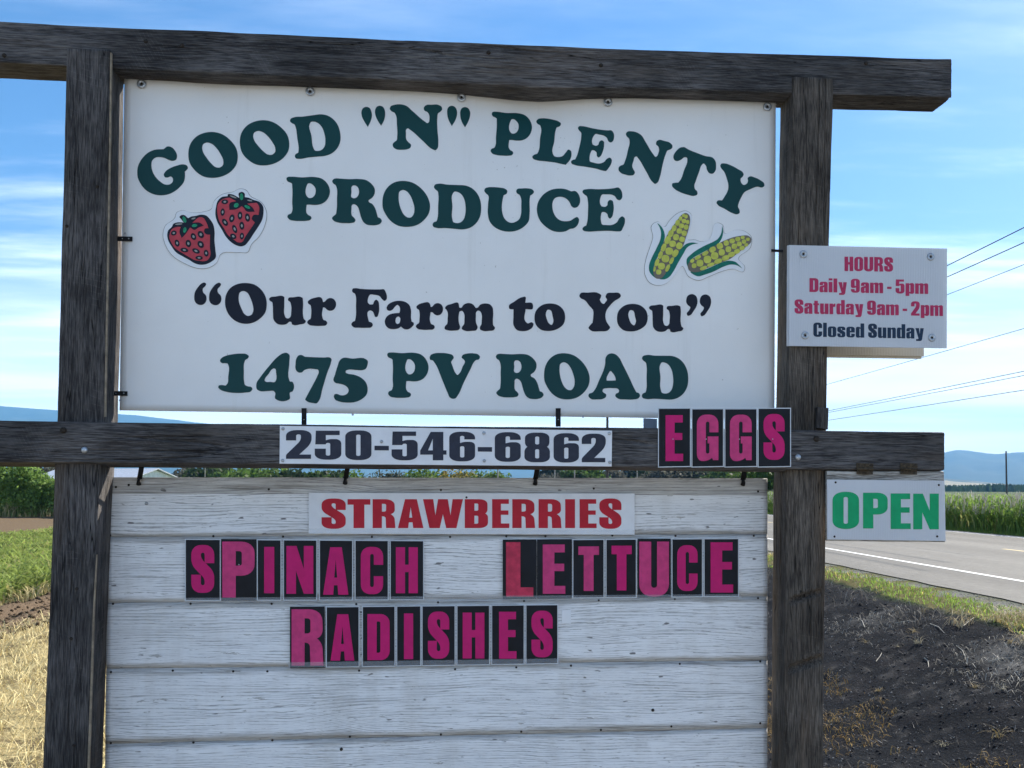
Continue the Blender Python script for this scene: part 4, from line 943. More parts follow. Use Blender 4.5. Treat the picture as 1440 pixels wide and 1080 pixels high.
# soft serif letters, outlined in their own zoomed frames: (x0, y0, zoom, outer, holes...)
G = {
'P': (400, 240, 9, "25,105 30,88 50,78 80,76 220,85 380,80 470,100 540,160 575,250 560,330 510,395 440,427 380,433 300,428 280,430* 275,480 278,530 300,560 335,580 342,598 325,622 280,633 210,636 120,632 60,615 37,583 45,560 85,540 95,520 98,400 98,200 92,160 70,148 40,135", "285,180 295,163 320,158 360,180 390,220 395,265 380,315 345,343 310,345 285,325"),
'R': (400, 240, 9, "605,130 620,108 660,97 700,100 830,107 940,105 1030,118 1100,165 1142,230 1140,290 1115,335 1065,372* 1065,390 1110,420 1150,480 1168,540 1182,590* 1215,605 1232,635 1215,665 1160,688 1100,690 1040,680 1000,650 970,590 950,520 930,460 900,430 870,423 852,440 848,480 855,570 880,595 898,625 885,650 850,660 780,663 680,655 620,630 602,600 615,580 650,550 660,500 665,350 662,220 645,180 615,158", "852,200 865,187 890,185 925,205 943,250 935,310 905,343 870,348 848,335 848,270"),
'O1': (180, 190, 9, "763,240 790,110 870,15 980,-32 1075,-40 1190,-12 1300,70 1370,170 1388,260 1370,370 1300,460 1190,520 1070,540 950,520 850,450 780,350", "938,160 950,115 1000,92 1060,110 1120,165 1170,240 1205,320 1200,380 1160,410 1110,405 1050,355 990,280 950,215"),
'O': (560, 240, 9, "-200,400 -185,300 -130,205 -40,145 80,130 190,155 290,225 365,320 402,430 390,530 330,620 240,685 120,710 0,695 -90,640 -160,550 -195,470", "5,320 15,265 60,242 110,262 150,310 185,390 205,480 195,550 160,592 120,592 75,560 35,490 10,400"),
'D': (560, 240, 9, "452,205 465,178 510,165 620,176 760,182 850,188 930,220 1000,290 1040,380 1050,480 1035,580 980,670 900,725 820,742 720,735 600,725 480,722 445,708 435,685 445,658 485,640* 495,610 505,450 508,300 500,260 470,235", "692,285 710,265 750,268 800,300 835,360 852,450 850,540 825,620 780,658 730,662 698,650 685,615 686,450"),
'U': (560, 240, 9, "1090,250 1100,225 1140,210 1200,208 1290,215 1350,228 1380,255 1375,285 1335,310* 1325,350 1320,540 1345,605 1400,652 1430,660 1490,645 1530,615 1552,560 1558,450 1552,340 1535,305 1500,280 1494,255 1510,232 1560,225 1640,224 1700,240 1718,268 1705,290 1670,315* 1665,350 1663,550 1650,640 1600,700 1530,745 1450,768 1380,770 1290,750 1210,705 1155,635 1135,550 1137,420 1138,310 1110,285"),
'C': (730, 240, 9, "225,490 240,400 300,310 390,248 510,226 590,235 660,262* 710,258 750,295 772,360 765,420 735,460 695,468 665,450 640,400 600,355 550,332 500,330 450,350 425,400 422,470 440,540 480,600 530,632 590,640 650,632 700,600 735,587 757,610 755,650 720,710 690,728 650,735 590,765 520,775 430,762 340,710 265,630 235,560"),
'E': (730, 240, 9, "802,265 815,243 850,235 1000,235 1130,230 1200,222 1255,213 1290,245 1306,300 1300,350 1275,372 1245,365 1210,320 1170,302 1100,298 1050,302 1033,330 1030,430 1045,452* 1090,457 1115,440 1125,390 1150,370 1180,380 1195,430 1192,530 1175,585 1150,605 1130,590 1115,545 1080,523 1050,525 1037,560 1037,640 1050,680 1100,688 1180,685 1240,650 1270,600 1305,578 1335,600 1340,640 1315,720 1285,765 1260,767 1150,760 1000,763 850,767 815,758 802,735 820,708 850,695* 862,650 872,520 870,380 855,320 825,298"),
'G': (180, 190, 9, "117,480 125,400 175,300 250,225 340,185 450,178* 500,143 545,150 600,205 620,265 605,310 565,325 520,315 460,287 410,277 350,282 305,320 295,380 310,460 350,530 410,590 470,625 530,622 565,590 565,545 540,522 500,535 465,530 453,500 470,465 540,415 620,385 700,370 745,385 757,415 740,440 718,460* 720,520 705,590 650,660 580,715 500,750 400,760 310,742 220,690 150,600 122,530"),
'q1': (500, 130, 9, "135,182 175,195 200,240 207,290 195,350 155,435* 110,365 80,300 75,240 95,198"),
'q2': (500, 130, 9, "305,168 345,182 370,225 375,270 360,350 323,420* 275,345 250,280 247,225 265,185"),
'q3': (500, 130, 9, "1218,168 1255,182 1283,230 1285,270 1265,345 1218,423* 1175,340 1160,265 1162,215 1180,182"),
'q4': (500, 130, 9, "1385,185 1425,200 1450,245 1450,290 1425,370 1385,440* 1345,370 1325,290 1327,235 1345,200"),
'N': (500, 130, 9, "433,205 445,175 490,157 600,155 640,168 720,235 880,370 910,388 928,375 935,340 930,280 910,248 870,225 865,190 890,162 960,155 1050,158 1090,185 1095,215 1075,240 1045,262 1035,320 1035,450 1047,640 1040,700 1010,730 980,720 850,610 690,470 660,452 642,465 638,520 645,600 670,630 702,665 695,695 650,718 590,724 510,715 475,685 472,650 490,628 520,605 527,560 523,400 512,290 495,258 450,232"),
'L': (740, 150, 9, "128,185 150,157 200,147 260,150 350,167 410,187 440,215 430,240 385,262* 375,290 355,440 335,590 355,625 410,637 460,625 500,580 535,543 565,560 573,610 560,660 500,735* 440,722 380,708 250,690 120,672 85,655 78,630 95,612 140,595* 155,565 175,400 188,270 175,235 140,212"),
'T': (930, 190, 9, "155,290 155,260 190,200 240,158 290,150* 350,185 450,225 560,265 650,285 685,330 693,390 685,450 650,487 610,480 580,440 565,385 535,358 510,380 480,460 440,570 418,650 425,680 455,715 455,750 420,767 340,755 250,725 170,680 137,640 140,612 165,605 215,600* 240,570 290,440 330,320 325,285 300,278 250,310 200,327 170,317"),
'Y': (930, 190, 9, "748,385 760,362 800,358 880,382 970,430 1030,470 1042,500 1030,525 1005,550 1010,600 1040,630 1085,610 1098,580 1095,540 1120,522 1180,535 1260,575 1300,610 1302,645 1280,660 1215,652 1130,682 1050,725 1010,790 980,860 970,905 990,950 990,985 960,1000 900,985 800,930 720,885 700,855 710,832 770,825* 800,780 845,690 850,640 830,550 795,460 755,410"),
'1': (300, 480, 9, "85,240 100,215 160,182 250,163 350,155 420,163 448,190 435,215 405,235 390,270 385,380 388,500 400,550 440,570 480,578 493,605 475,632 400,648 290,653 170,640 90,612 63,585 70,560 95,553 155,560* 178,535 188,450 190,300 180,282 150,275 110,275 90,260"),
'4': (300, 480, 9, "543,570 550,520 590,460 700,320 820,190 880,152 930,146 958,165 962,250 960,490 970,510* 1000,512 1012,530 1010,620 1000,635* 970,645 965,730 950,740 800,738 783,725 782,650 765,630 700,628 580,625 550,605", "650,480 700,410 740,355 765,342 788,352 793,390 793,490 780,512 720,513 660,508 648,495"),
'7': (300, 480, 9, "1040,290 1050,220 1080,178 1110,172 1160,195* 1250,200 1400,205 1480,208 1495,225 1490,260 1440,400 1380,600 1330,760 1310,782 1260,780 1190,762 1163,738 1180,700 1260,550 1320,430 1335,385 1325,360 1290,352 1180,352 1150,365 1120,392 1085,395 1050,370 1038,330"),
'5': (440, 480, 9, "262,500 280,420 310,320 345,235 370,215 500,218 670,225 692,245 690,300 665,350 630,363 550,362 440,360 418,370 415,395 440,408 520,422 610,460 670,520 692,590 680,670 620,730 530,768 430,775 340,763 280,735 265,695 275,668* 300,665 350,682 400,680 440,655 453,620 435,580 390,550 330,535 280,522"),
'V': (590, 480, 9, "128,205 140,175 190,152 270,147 360,155 420,178 433,205 415,235 398,262* 420,320 455,400 480,425 505,405 545,320 573,250 560,230 533,205 545,175 600,155 680,152 740,165 765,195 750,228 715,237 690,260 650,340 560,520 480,690 455,720 425,727 385,712 355,650 280,470 190,270 165,240 135,232"),
'A': (820, 480, 9, "68,690 75,665 115,650 150,610 200,500 270,330 280,280 285,210 310,170 360,152 410,165 455,205 500,290 580,450 650,600 675,645* 705,655 720,690 700,720 640,735 540,735 440,722 408,690 415,665 450,645 455,620 440,600 380,592 300,592 255,603 245,630 260,650 290,670 290,700 250,728 180,735 100,728", "297,480 320,410 348,375 375,400 412,475 412,495* 360,497 300,497*"),
'lq': (265, 385, 9, "73,300 80,240 120,170 170,120 200,110 222,125 215,150 180,190 185,235 218,270 228,310 215,360 180,390 140,393 95,370 75,330"),
'O3': (265, 385, 9, "463,370 475,270 530,180 620,130 730,117 830,135 920,200 975,290 990,390 970,490 900,570 810,620 710,632 610,605 520,530 475,440", "635,290 650,235 695,217 740,235 785,310 815,400 820,470 795,520 750,533 710,510 670,440 640,360"),
'u': (265, 385, 9, "1020,320 1035,300 1100,288 1200,285 1213,295* 1212,400 1215,520 1235,558 1265,565 1290,545 1300,490 1298,390 1285,355 1260,335 1265,308 1330,297 1420,292 1445,305* 1450,350 1452,540 1460,570 1485,600 1475,620 1410,640 1340,650 1310,640* 1300,610 1285,605 1240,635 1180,645 1120,630 1080,585 1070,500 1067,400 1060,360 1030,340"),
'r': (420, 385, 9, "115,355 140,328 200,305 285,302 300,325 308,358* 325,355 360,320 400,307 440,318 470,360 470,410 440,455 395,468 360,455 330,428 310,425 303,450 300,550 315,583 345,595 362,622 345,650 290,658 200,658 130,643 108,612 120,590 148,570 157,520 157,430 150,398 120,375"),
'F': (420, 385, 9, "675,210 685,188 715,182 780,190 900,197 1030,198 1080,197 1105,240 1117,290 1110,325 1085,342 1060,325 1020,280 960,265 900,265 885,290 880,370 900,388* 940,385 955,350 980,328 1005,345 1018,410 1012,500 990,545 970,545 955,515 935,475 900,463 880,475 877,560 890,605* 925,620 938,645 920,675 860,683 770,682 690,672 667,640 680,612 712,597* 722,550 725,400 722,280 710,250 685,235"),
'a': (420, 385, 9, "1113,430 1125,400 1180,360 1260,342 1340,352 1400,395 1420,450 1422,560 1430,605* 1455,620 1458,635 1430,675 1390,700 1350,703 1320,690 1295,668* 1260,690 1200,700 1140,690 1100,650 1090,600 1105,555 1150,515 1210,500 1275,495* 1283,460 1275,415 1250,393 1220,415 1185,455 1150,468 1120,455", "1225,590 1240,550 1262,540 1282,555 1283,600 1270,628 1250,635 1230,620"),
'm': (570, 385, 9, "503,435 515,410 580,383 670,370 678,395 682,425* 700,432 740,390 800,370 850,383 890,430* 905,432 950,390 1010,375 1070,388 1105,430 1112,480 1108,600 1112,650 1135,685 1120,710 1060,722 980,720 945,700 945,675 962,640 967,590 965,510 950,478 920,465 900,480 893,540 895,620 915,680 900,710 840,722 750,718 715,695 720,670 742,640 748,580 742,500 720,470 690,475 677,520 678,620 692,680 680,705 620,718 540,715 497,695 500,668 528,635 535,570 533,480 520,455"),
't': (710, 385, 4.8, "28,215 60,190 115,158 138,155 138,195* 185,200 190,215 188,235 140,238* 138,320 155,335 180,327 192,335 188,358 160,380 120,387 80,378 60,350 58,290 58,240* 30,235"),
'o': (710, 385, 4.8, "200,300 210,250 250,212 305,200 360,212 398,250 407,290 395,340 355,372 290,386 240,375 208,340", "277,265 290,242 308,245 322,285 327,325 315,345 298,335 283,305"),
'Y2': (710, 385, 4.8, "503,150 510,133 560,127 630,130 650,145 645,165 640,175* 655,198 667,203 680,190 690,175 680,155 690,133 730,128 775,133 783,150 770,165 745,180 705,220 687,245 685,320 700,345 710,362 700,378 640,388 580,382 565,365 575,348 592,330* 597,290 595,245 570,215 540,178 510,162"),
'rq': (710, 385, 4.8, "1225,175 1235,148 1265,137 1290,150 1300,180 1295,215 1275,250 1250,280 1235,283 1228,268 1245,245 1252,225 1235,210 1225,190"),
}
def gl(k):
    g = G[k]; return [np.array([g[0], g[1]])+spline(s)/g[2] for s in g[3:]]
def move(loops, cx=None, cy=None, w=None, h=None, rot=0, dx=0, dy=0):
    o = loops[0]; mn, mx = o.min(0), o.max(0); c = (mn+mx)/2
    sx = (w/(mx[0]-mn[0])) if w else 1; sy = (h/(mx[1]-mn[1])) if h else 1; a = R(rot)
    Rm = np.array([[math.cos(a), -math.sin(a)], [math.sin(a), math.cos(a)]])
    tgt = np.array([cx if cx is not None else c[0]+dx, cy if cy is not None else c[1]+dy])
    return [((l-c)*np.array([sx, sy]))@Rm.T+tgt for l in loops]
def bb(loops, x0, x1, y0, y1, rot=0): return move(loops, (x0+x1)/2, (y0+y1)/2, x1-x0, y1-y0, rot)

# ------------------------------------------------------------------ main sign panel
pr_ = empty('farm_sign_panel', PX(630, 577, D), 'large white farm sign board with green arched lettering, strawberries and corn', 'sign')
YPN = .100
def bow(x, y):
    t = max(0., (y-(110+.042*(x-175)))/455.)
    return .040*math.exp(-((x-742)/72.)**2)*math.exp(-t*8)+.010*math.exp(-((x-310)/60.)**2)*math.exp(-t*8)
def grid_panel():
    nx, nz_ = 90, 46; V = []
    TL, TR, BR, BL = (175, 111.5), (1091, 147.5), (1089, 590), (168, 577)
    for j in range(nz_+1):
        for i in range(nx+1):
            s, t = i/nx, j/nz_
            x = (TL[0]*(1-s)+TR[0]*s)*(1-t)+(BL[0]*(1-s)+BR[0]*s)*t; y = (TL[1]*(1-s)+TR[1]*s)*(1-t)+(BL[1]*(1-s)+BR[1]*s)*t
            if t == 0: y -= 14   # tucked behind the beam
            p = PX(x, y, YPN+bow(x, y))
            V.append(p)
    V = np.array(V); n = len(V)
    # the sheet never bends towards the letters: only a whisper of waviness backwards
    s = np.tile(np.arange(nx+1)/nx, nz_+1); t = np.repeat(np.arange(nz_+1)/nz_, nx+1)
    back = V+np.array([0, .006, 0]); idx = np.arange(n).reshape(nz_+1, nx+1)
    Q1 = np.stack([idx[1:, :-1], idx[1:, 1:], idx[:-1, 1:], idx[:-1, :-1]], -1).reshape(-1, 4)
    Q2 = Q1[:, ::-1]+n
    per = np.concatenate([idx[0, :], idx[1:, -1], idx[-1, -2::-1], idx[-2:0:-1, 0]]); p2 = np.roll(per, -1)
    Q3 = np.stack([per, p2, p2+n, per+n], -1)
    return mesh_np('sheet', np.concatenate([V, back]), [Q1, Q2, Q3], M['panel'], pr_, smooth=False)
grid_panel()
YP = YPN-.0016
def letter(loops, mat, Y=None, parent=None): return flat('letter', loops, YP if Y is None else Y, M[mat], parent or pr_, th=.0030 if Y is None else .0008)
for L_ in [gl('G'), gl('O1'), bb(move(gl('O1'), rot=-4), 337.2, 406.7, 169, 232.5), move(gl('D'), 444.2, 190.3, 68.5, 61, -10), gl('q1'), gl('q2'), gl('N'), gl('q3'), gl('q4'),
           move(gl('P'), 718.8, 188.8, 57.5, 61, 3.2), gl('L'), move(gl('E'), 835.6, 208, 56, 58, 11.5), move(gl('N'), 905.8, 221.5, 68, 62, 16.5), gl('T'), gl('Y'),
           gl('P'), gl('R'), gl('O'), gl('D'), gl('U'), gl('C'), gl('E'),
           gl('1'), gl('4'), gl('7'), gl('5'), bb(gl('P'), 544.5, 602.6, 495.6, 559.5), gl('V'), bb(gl('R'), 697.5, 764, 496.9, 561.6, -1), bb(gl('O'), 765.1, 829.2, 496.7, 561.6), gl('A'), bb(gl('D'), 901.9, 967.8, 498.3, 562.2, -1.8)]:
    letter(L_, 'teal')
for L_ in [gl('lq'), move(gl('lq'), dx=188/9, dy=.3), gl('O3'), gl('u'), gl('r'), gl('F'), gl('a'), bb(gl('r'), 584.8, 623.0, 424.8, 463.9), gl('m'), gl('t'), gl('o'), gl('Y2'),
           move(gl('o'), dx=557/4.8, dy=.6), bb(gl('u'), 912.7, 961, 428.1, 467.3), gl('rq'), move(gl('rq'), dx=92/4.8, dy=.5)]:
    letter(L_, 'navy')
def washer(px, py, Y, r, parent):
    c = PX(px, py, Y+(bow(px, py) if parent is pr_ else 0)); n = 20; b = MB()
    prof = [(1, 0), (1, .12), (.92, .20), (.45, .26), (.36, .16), (.0, .16)]
    vs = [(c[0]+math.cos(2*math.pi*k/n)*r*max(rr, .02), c[1]-r*dd, c[2]+math.sin(2*math.pi*k/n)*r*max(rr, .02)) for rr, dd in prof for k in range(n)]
    fs = [(j*n+k, j*n+(k+1) % n, (j+1)*n+(k+1) % n, (j+1)*n+k) for j in range(len(prof)-1) for k in range(n)]
    b.add(vs, fs); w = b.build('washer', M['steel'], parent, smooth=True)
    b = MB(); b.tube([(c[0], c[1]-r*.16, c[2]), (c[0], c[1]-r*.30, c[2])], [r*.30, r*.24], 6); s = b.build('screw', M['rust'], None); s.parent = w; s.location = (0, 0, 0)
    return w
for px, py in [(199, 118), (436, 128.5), (649, 137), (855, 143.5), (1079, 150)]: washer(px, py, YP-.004, .0165, pr_)
for px, py in [(496, 583), (820, 586), (176, 328), (169, 563)]: bolt(px, py, YP, .004, M['steel'], 'rivet', pr_)
# stickers
def sub(parent, loops, Y, m, name): return flat(name, loops, Y, M[m], parent, th=.0008)
def fr_(x0, y0, z, s): return [np.array([x0, y0])+spline(s)/z]
def grow(lp, k):
    c = lp.mean(0); d = lp-c; return c+d*(1+k/np.linalg.norm(d, axis=1))[:, None]
st1 = fr_(220, 250, 5.143, "45,405 60,350 130,290 145,250 195,235 240,248 345,243 395,225 415,170 470,120 560,98 600,78 650,88 680,130 760,175 797,240 790,330 740,430 690,480 660,540 600,542 460,560 440,610 370,655 290,655 200,620 110,560 60,480")
dec = flat('strawberry_sticker', [[st1[0]]], YP, M['filmedge'], pr_, th=.0012)
sub(dec, [[grow(st1[0], -.75)]], YP-.0010, 'film', 'film')
def berry(x0, y0, out, red, seeds, greens, greys):
    Z = 11.37; f = lambda lst, k, dy: [[np.array([x0, y0])+ellipse(a, b, c*k, d*k, e, 14)/Z] for a, b, c, d, e in lst]
    sub(dec, [fr_(x0, y0, Z, out)], YP-.0020, 'navy', 'outline'); sub(dec, [fr_(x0, y0, Z, red)], YP-.0030, 'berry', 'berry_flesh')
    for lst, k, dy, mm, nm in ((seeds, 1, .0040, 'navy', 'seed_rim'), (seeds, .40, .0050, 'seedlight', 'seed'), (greens, 1, .0031, 'leafgreen', 'leaf'), (greys, 1, .0032, 'seedlight', 'leaf_light')):
        for g_ in f(lst, k, 0): sub(dec, [g_], YP-dy, mm, nm)
berry(225, 290, "115,450 130,390 195,320 210,285 260,262 350,258 380,262* 345,215 312,168 330,148 390,142 430,175 450,190* 500,165 570,155 650,135 740,150 800,210 850,290 872,400 870,550 885,700 885,830 830,880 740,925 640,935 560,915 470,860 360,800 250,730 190,650 130,540",
      "148,490 155,440 190,370 250,335 330,330* 310,400 345,510* 400,455 460,370 480,340* 550,378 620,340 700,310* 640,265 520,262* 640,175 690,185 740,260 775,350* 715,360 705,410 745,450 800,455* 795,640 800,800 760,860 700,878 620,870 560,862 480,820 360,750 240,670 180,580",
      [(220, 428, 48, 40, -20), (273, 590, 38, 58, -15), (453, 595, 45, 60, -12), (535, 485, 42, 58, -25), (652, 452, 48, 62, -30), (650, 610, 48, 62, -35), (390, 700, 65, 35, 10), (575, 715, 65, 38, 25), (738, 750, 38, 55, -8), (625, 825, 60, 33, 3)],
      [(390, 212, 27, 52, -20), (395, 380, 26, 45, 10), (552, 308, 44, 24, -10)], [(300, 285, 58, 12, -5), (535, 195, 36, 12, -15)])
berry(295, 260, "90,480 100,350 125,260 190,195 285,180* 290,150 350,150 430,185 470,210* 465,130 520,112 555,135 560,195* 620,205 700,240 790,268 850,340 858,450 835,560 780,660 700,780 620,900 560,965 500,983 430,968 340,915 260,830 190,710 120,590",
      "135,300 190,240 250,215 310,205 380,240 420,260* 320,290 310,400* 400,395 470,370 510,340* 545,370 575,415 720,430* 690,370 600,300* 700,290 750,290 785,340 780,480* 700,480 670,540 720,600* 640,720 560,840 520,910 450,918 380,870 290,800 230,700 150,570 125,470",
      [(240, 270, 55, 38, -5), (205, 435, 35, 60, 5), (243, 598, 40, 65, -35), (353, 535, 42, 65, 15), (483, 490, 38, 65, 3), (603, 522, 40, 68, -8), (398, 705, 36, 70, -22), (512, 652, 40, 65, -5), (375, 822, 55, 40, 30), (513, 818, 35, 55, 5)],
      [(508, 190, 27, 55, 0), (423, 325, 42, 32, -35), (600, 352, 50, 22, 25)], [(375, 190, 58, 12, 20), (640, 250, 42, 11, 10)])
st2 = fr_(860, 270, 5.538, "255,590 270,510 300,420 320,350 310,260 330,240 365,230 410,270 450,220 520,160 580,145 620,170 620,250 595,370 650,370 700,385 760,370 790,300 800,250 830,238 870,260 880,320 960,295 1040,305 1090,350 1085,430 990,520 1040,590 1030,620 950,600 860,620 760,660 680,690 600,660 550,580 500,640 430,710 370,730 300,710 260,650")
dec = flat('corn_sticker', [[st2[0]]], YP, M['filmedge'], pr_, th=.0012)
sub(dec, [[grow(st2[0], -.7)]], YP-.0010, 'film', 'film')
def corn(x0, y0, Z, husks, ear, kern):
    for h in husks: sub(dec, [fr_(x0, y0, Z, h)], YP-.0020, 'husk', 'husk')
    sub(dec, [fr_(x0, y0, Z, ear)], YP-.0030, 'cob', 'cob')
    for k in kern: 
        k = tuple(k)+(0,)*(5-len(k)); sub(dec, [[np.array([x0, y0])+ellipse(k[0], k[1], k[2]*1.05, k[3]*1.02, k[4], 14, 2.5)/Z]], YP-.0040, 'kernel', 'kernel')
corn(900, 290, 9, ["220,215 260,245 300,310 315,380 300,450 250,580 190,720 170,800 185,880 215,918* 160,880 118,820 115,750 150,650 210,530 262,400 265,320 240,250", "245,918 300,870 350,790 410,690 480,580 545,510* 580,480 640,460 740,468* 660,485 600,520 550,600 480,720 420,830 370,895 310,925"],
     "215,915 170,850 180,770 230,650 280,510 320,410 400,280 470,180 540,100 580,85 620,110 635,170 620,270 580,400 540,510 480,590 400,690 350,790 310,870 260,915",
     [(237, 832, 32, 32), (272, 758, 42, 42), (323, 663, 46, 46), (370, 568, 46, 46), (413, 475, 40, 40), (457, 392, 36, 38), (498, 313, 33, 34), (525, 248, 31, 30), (557, 188, 28, 27),
      (185, 795, 14, 32, 10), (215, 712, 24, 48, 20), (258, 618, 25, 48, 20), (300, 522, 28, 52, 20), (350, 428, 34, 52, 22), (390, 345, 32, 42, 15), (432, 278, 28, 38, 15), (475, 210, 27, 36, 15), (513, 155, 20, 27, 10), (552, 115, 18, 20, 0),
      (350, 782, 22, 48, 25), (400, 688, 22, 46, 25), (447, 595, 32, 50, 30), (497, 500, 38, 42, 30), (532, 418, 34, 34, 20), (560, 342, 31, 34, 10), (585, 265, 27, 32, 10), (605, 200, 20, 26, 0), (583, 130, 20, 24, 0)])
corn(955, 305, 11.37, ["690,140* 705,230 690,320 650,400 580,470 450,530 320,600 220,660 165,730 140,800* 120,740 125,670 190,600 300,520 430,450 540,400 620,350 670,270", "180,880 300,880 420,840 560,780 700,720 800,700 900,720 960,770 1010,825* 930,775 840,760 700,800 560,870 420,920 300,948 230,920"],
     "160,850 140,790 180,700 300,620 440,540 570,460 700,390 850,330 1000,300 1100,300 1155,350 1150,400 1080,470 950,570 800,680 690,720 560,770 420,830 300,880 200,875",
     [(240, 780, 36, 38), (333, 738, 52, 55), (453, 680, 58, 60), (568, 622, 57, 58), (682, 567, 47, 52), (788, 517, 43, 47), (883, 470, 41, 43), (962, 432, 38, 38), (1038, 395, 32, 34),
      (210, 703, 33, 28, -40), (300, 648, 52, 28, -32), (420, 583, 52, 30, -30), (535, 522, 52, 42, -30), (652, 465, 48, 48, -20), (755, 418, 40, 42, -15), (848, 385, 42, 36, -15), (938, 355, 38, 34, -10), (1018, 328, 30, 25, -10), (1100, 358, 28, 25, 0),
      (390, 817, 58, 28, -20), (508, 763, 58, 28, -18), (625, 708, 62, 36, -20), (743, 655, 58, 40, -18), (838, 600, 52, 38, -18), (927, 550, 46, 36, -20), (1008, 498, 40, 34, -20), (1075, 448, 30, 25, -25)])
# steel straps tying the panel to post and beam
def strap(pa, Ya, pb, Yb, w_px, vertical, parent, m='blacksteel', th=.003, name='strap'):
    b = MB(); k = w_px/2
    ds = [(k, 0), (-k, 0)] if vertical else [(0, k), (0, -k)]
    a = [PX(pa[0]+d[0], pa[1]+d[1], Ya) for d in ds]; c = [PX(pb[0]+d[0], pb[1]+d[1], Yb) for d in ds]
    o_ = np.array([0, th, 0]); b.hexa([a[0], c[0], c[1], a[1]], [a[0]+o_, c[0]+o_, c[1]+o_, a[1]+o_]); return b.build(name, M[m], parent)
for py, x0, x1 in ((335.5, 156, 186), (553, 147, 179)):
    strap((x0+5, py), YPN-.010, (x1, py+.5), YPN-.006, 6.5, False, pr_, name='bracket')
    strap((x0-4, py-5), YPN-.055, (x0+7, py+1), YPN-.008, 6.5, False, pr_, name='bracket')
    bolt(x1-5, py, YPN-.007, .0025, M['steel'], 'screw', pr_); bolt(x0+16, py, YPN-.007, .0025, M['steel'], 'screw', pr_)
strap((1085, 352), YPN-.006, (1101, 353), YPN-.020, 3.5, False, pr_, name='bracket')
for px in (427.5, 785): 
    strap((px, 574), YPN-.004, (px, 600), YPN-.006, 7, True, pr_, name='hanger_strap'); bolt(px, 590, YPN-.006, .002, M['steel'], 'screw', pr_)

# small grey plate in the gap, left of the EGGS cards
tag(quadsheet('metal_plate', [(905, 588), (924, 589), (924, 606), (905, 605)], .10, .003, M['sealant'], None), 'small grey metal plate behind the beam left of the EGGS letters', 'plate')

# ------------------------------------------------------------------ lower message board of painted planks
bd = empty('message_board', PX(615, 1140, D), 'white peeling plank board hanging under the middle beam with clip-on letters', 'message board')
YB = D-.01
seams = [(671, 672.5), (755, 751), (848, 838.5), (940.5, 928.5), (1046.5, 1024), (1140, 1108)]
for k in range(5):
    (l0, r0), (l1, r1) = seams[k], seams[k+1]
    xl0 = np.interp(l0, [671, 760, 1080], [153.5, 151.5, 147.5]); xl1 = np.interp(l1, [671, 760, 1080], [153.5, 151.5, 147.5]); xr = 1079.2
    nx, nz_ = 120, 12; ge = .15; V = []; uvs = []
    for j in range(nz_+1):
        for i in range(nx+1):
            s, t = i/nx, j/nz_
            y = (l0*(1-s)+r0*s+ge)*(1-t)+(l1*(1-s)+r1*s-ge)*t; x = (xl0*(1-t)+xl1*t)*(1-s)+xr*s
            edge = min(j, nz_-j)
            p = PX(x, y, YB); 
            V.append(p); uvs.append((s, 1-t))
    V = np.array(V); uvs = np.array(uvs); n = len(V); tt = 1-uvs[:, 1]
    V[:, 1] += .0012*(np.abs(tt-.5)*2)**14+(fbm(uvs[:, 0]*6+k*3, tt*2, 3)-.5)*.004
    if k == 0: uvs[:, 0] += np.where(tt < .26, 3.0, 0); uvs[:, 1] = np.clip((tt-.22)/.78, .0, 1.); uvs[:, 1] = 1-np.where(tt < .26, .5, uvs[:, 1])
    idx = np.arange(n).reshape(nz_+1, nx+1)
    Q1 = np.stack([idx[1:, :-1], idx[1:, 1:], idx[:-1, 1:], idx[:-1, :-1]], -1).reshape(-1, 4); Q2 = Q1[:, ::-1]+n
    per = np.concatenate([idx[0, :], idx[1:, -1], idx[-1, -2::-1], idx[-2:0:-1, 0]]); p2 = np.roll(per, -1); Q3 = np.stack([per, p2, p2+n, per+n], -1)
    mesh_np('plank', np.concatenate([V, V+np.array([0, .019, 0])]), [Q1, Q2, Q3], M['plank'], bd, uv=np.concatenate([uvs, uvs]))
for j in range(3):   # battens on the back
    x0, x1 = [(170, 230), (585, 645), (1000, 1060)][j]
    quadsheet('batten', [(x0, 676), (x1, 677), (x1, 1125), (x0, 1128)], YB+.021, .035, M['greywood'], bd)
nails = [(163, 685), (181, 682), (378, 688), (620, 689), (835, 687), (1066, 691), (155, 753), (300, 754), (398, 754.5), (523, 755), (633, 755), (712, 754), (767, 754), (861, 753), (950, 753.5), (1060, 753.5), (159, 849), (268, 849), (382, 849), (501, 849.5), (616, 847), (737, 845), (842, 844), (949, 842.5), (1066, 841),
         (156, 945), (243, 943), (328, 944), (376, 944), (505, 943), (640, 941), (726, 938.5), (803, 936), (956, 933.5), (1069, 930), (156, 1045), (272, 1044), (383, 1041), (492, 1036), (620, 1033), (733, 1029), (845, 1026.5), (944, 1021.5), (1069, 1017), (480, 1053.5), (918, 998.5)]
for i, (px, py) in enumerate(nails): bolt(px, py, YB-.0005, .0042 if i < 44 else .006, M['rust'], 'nail', bd)
bolt(206, 708, YB-.001, .0062, M['steel'], 'bolt', bd)
# hooks from beam to board
for px, py in ((196, 681), (486, 680), (753, 681), (1045, 682)):
    a = PX(px+3, 652, .05); c = PX(px, py, YB-.006)
    hk = strap((px+4, 650), .045, (px, py-7), YB-.008, 7, True, bd, name='hook')
    b = MB(); e = PX(px, py-8, YB-.010); b.tube([e, (e[0], e[1]-.004, e[2]-.012), (c[0]-.002, c[1]-.002, c[2])], [.006, .008, .009], 8); b.build('hook_bolt', M['blacksteel'], bd)
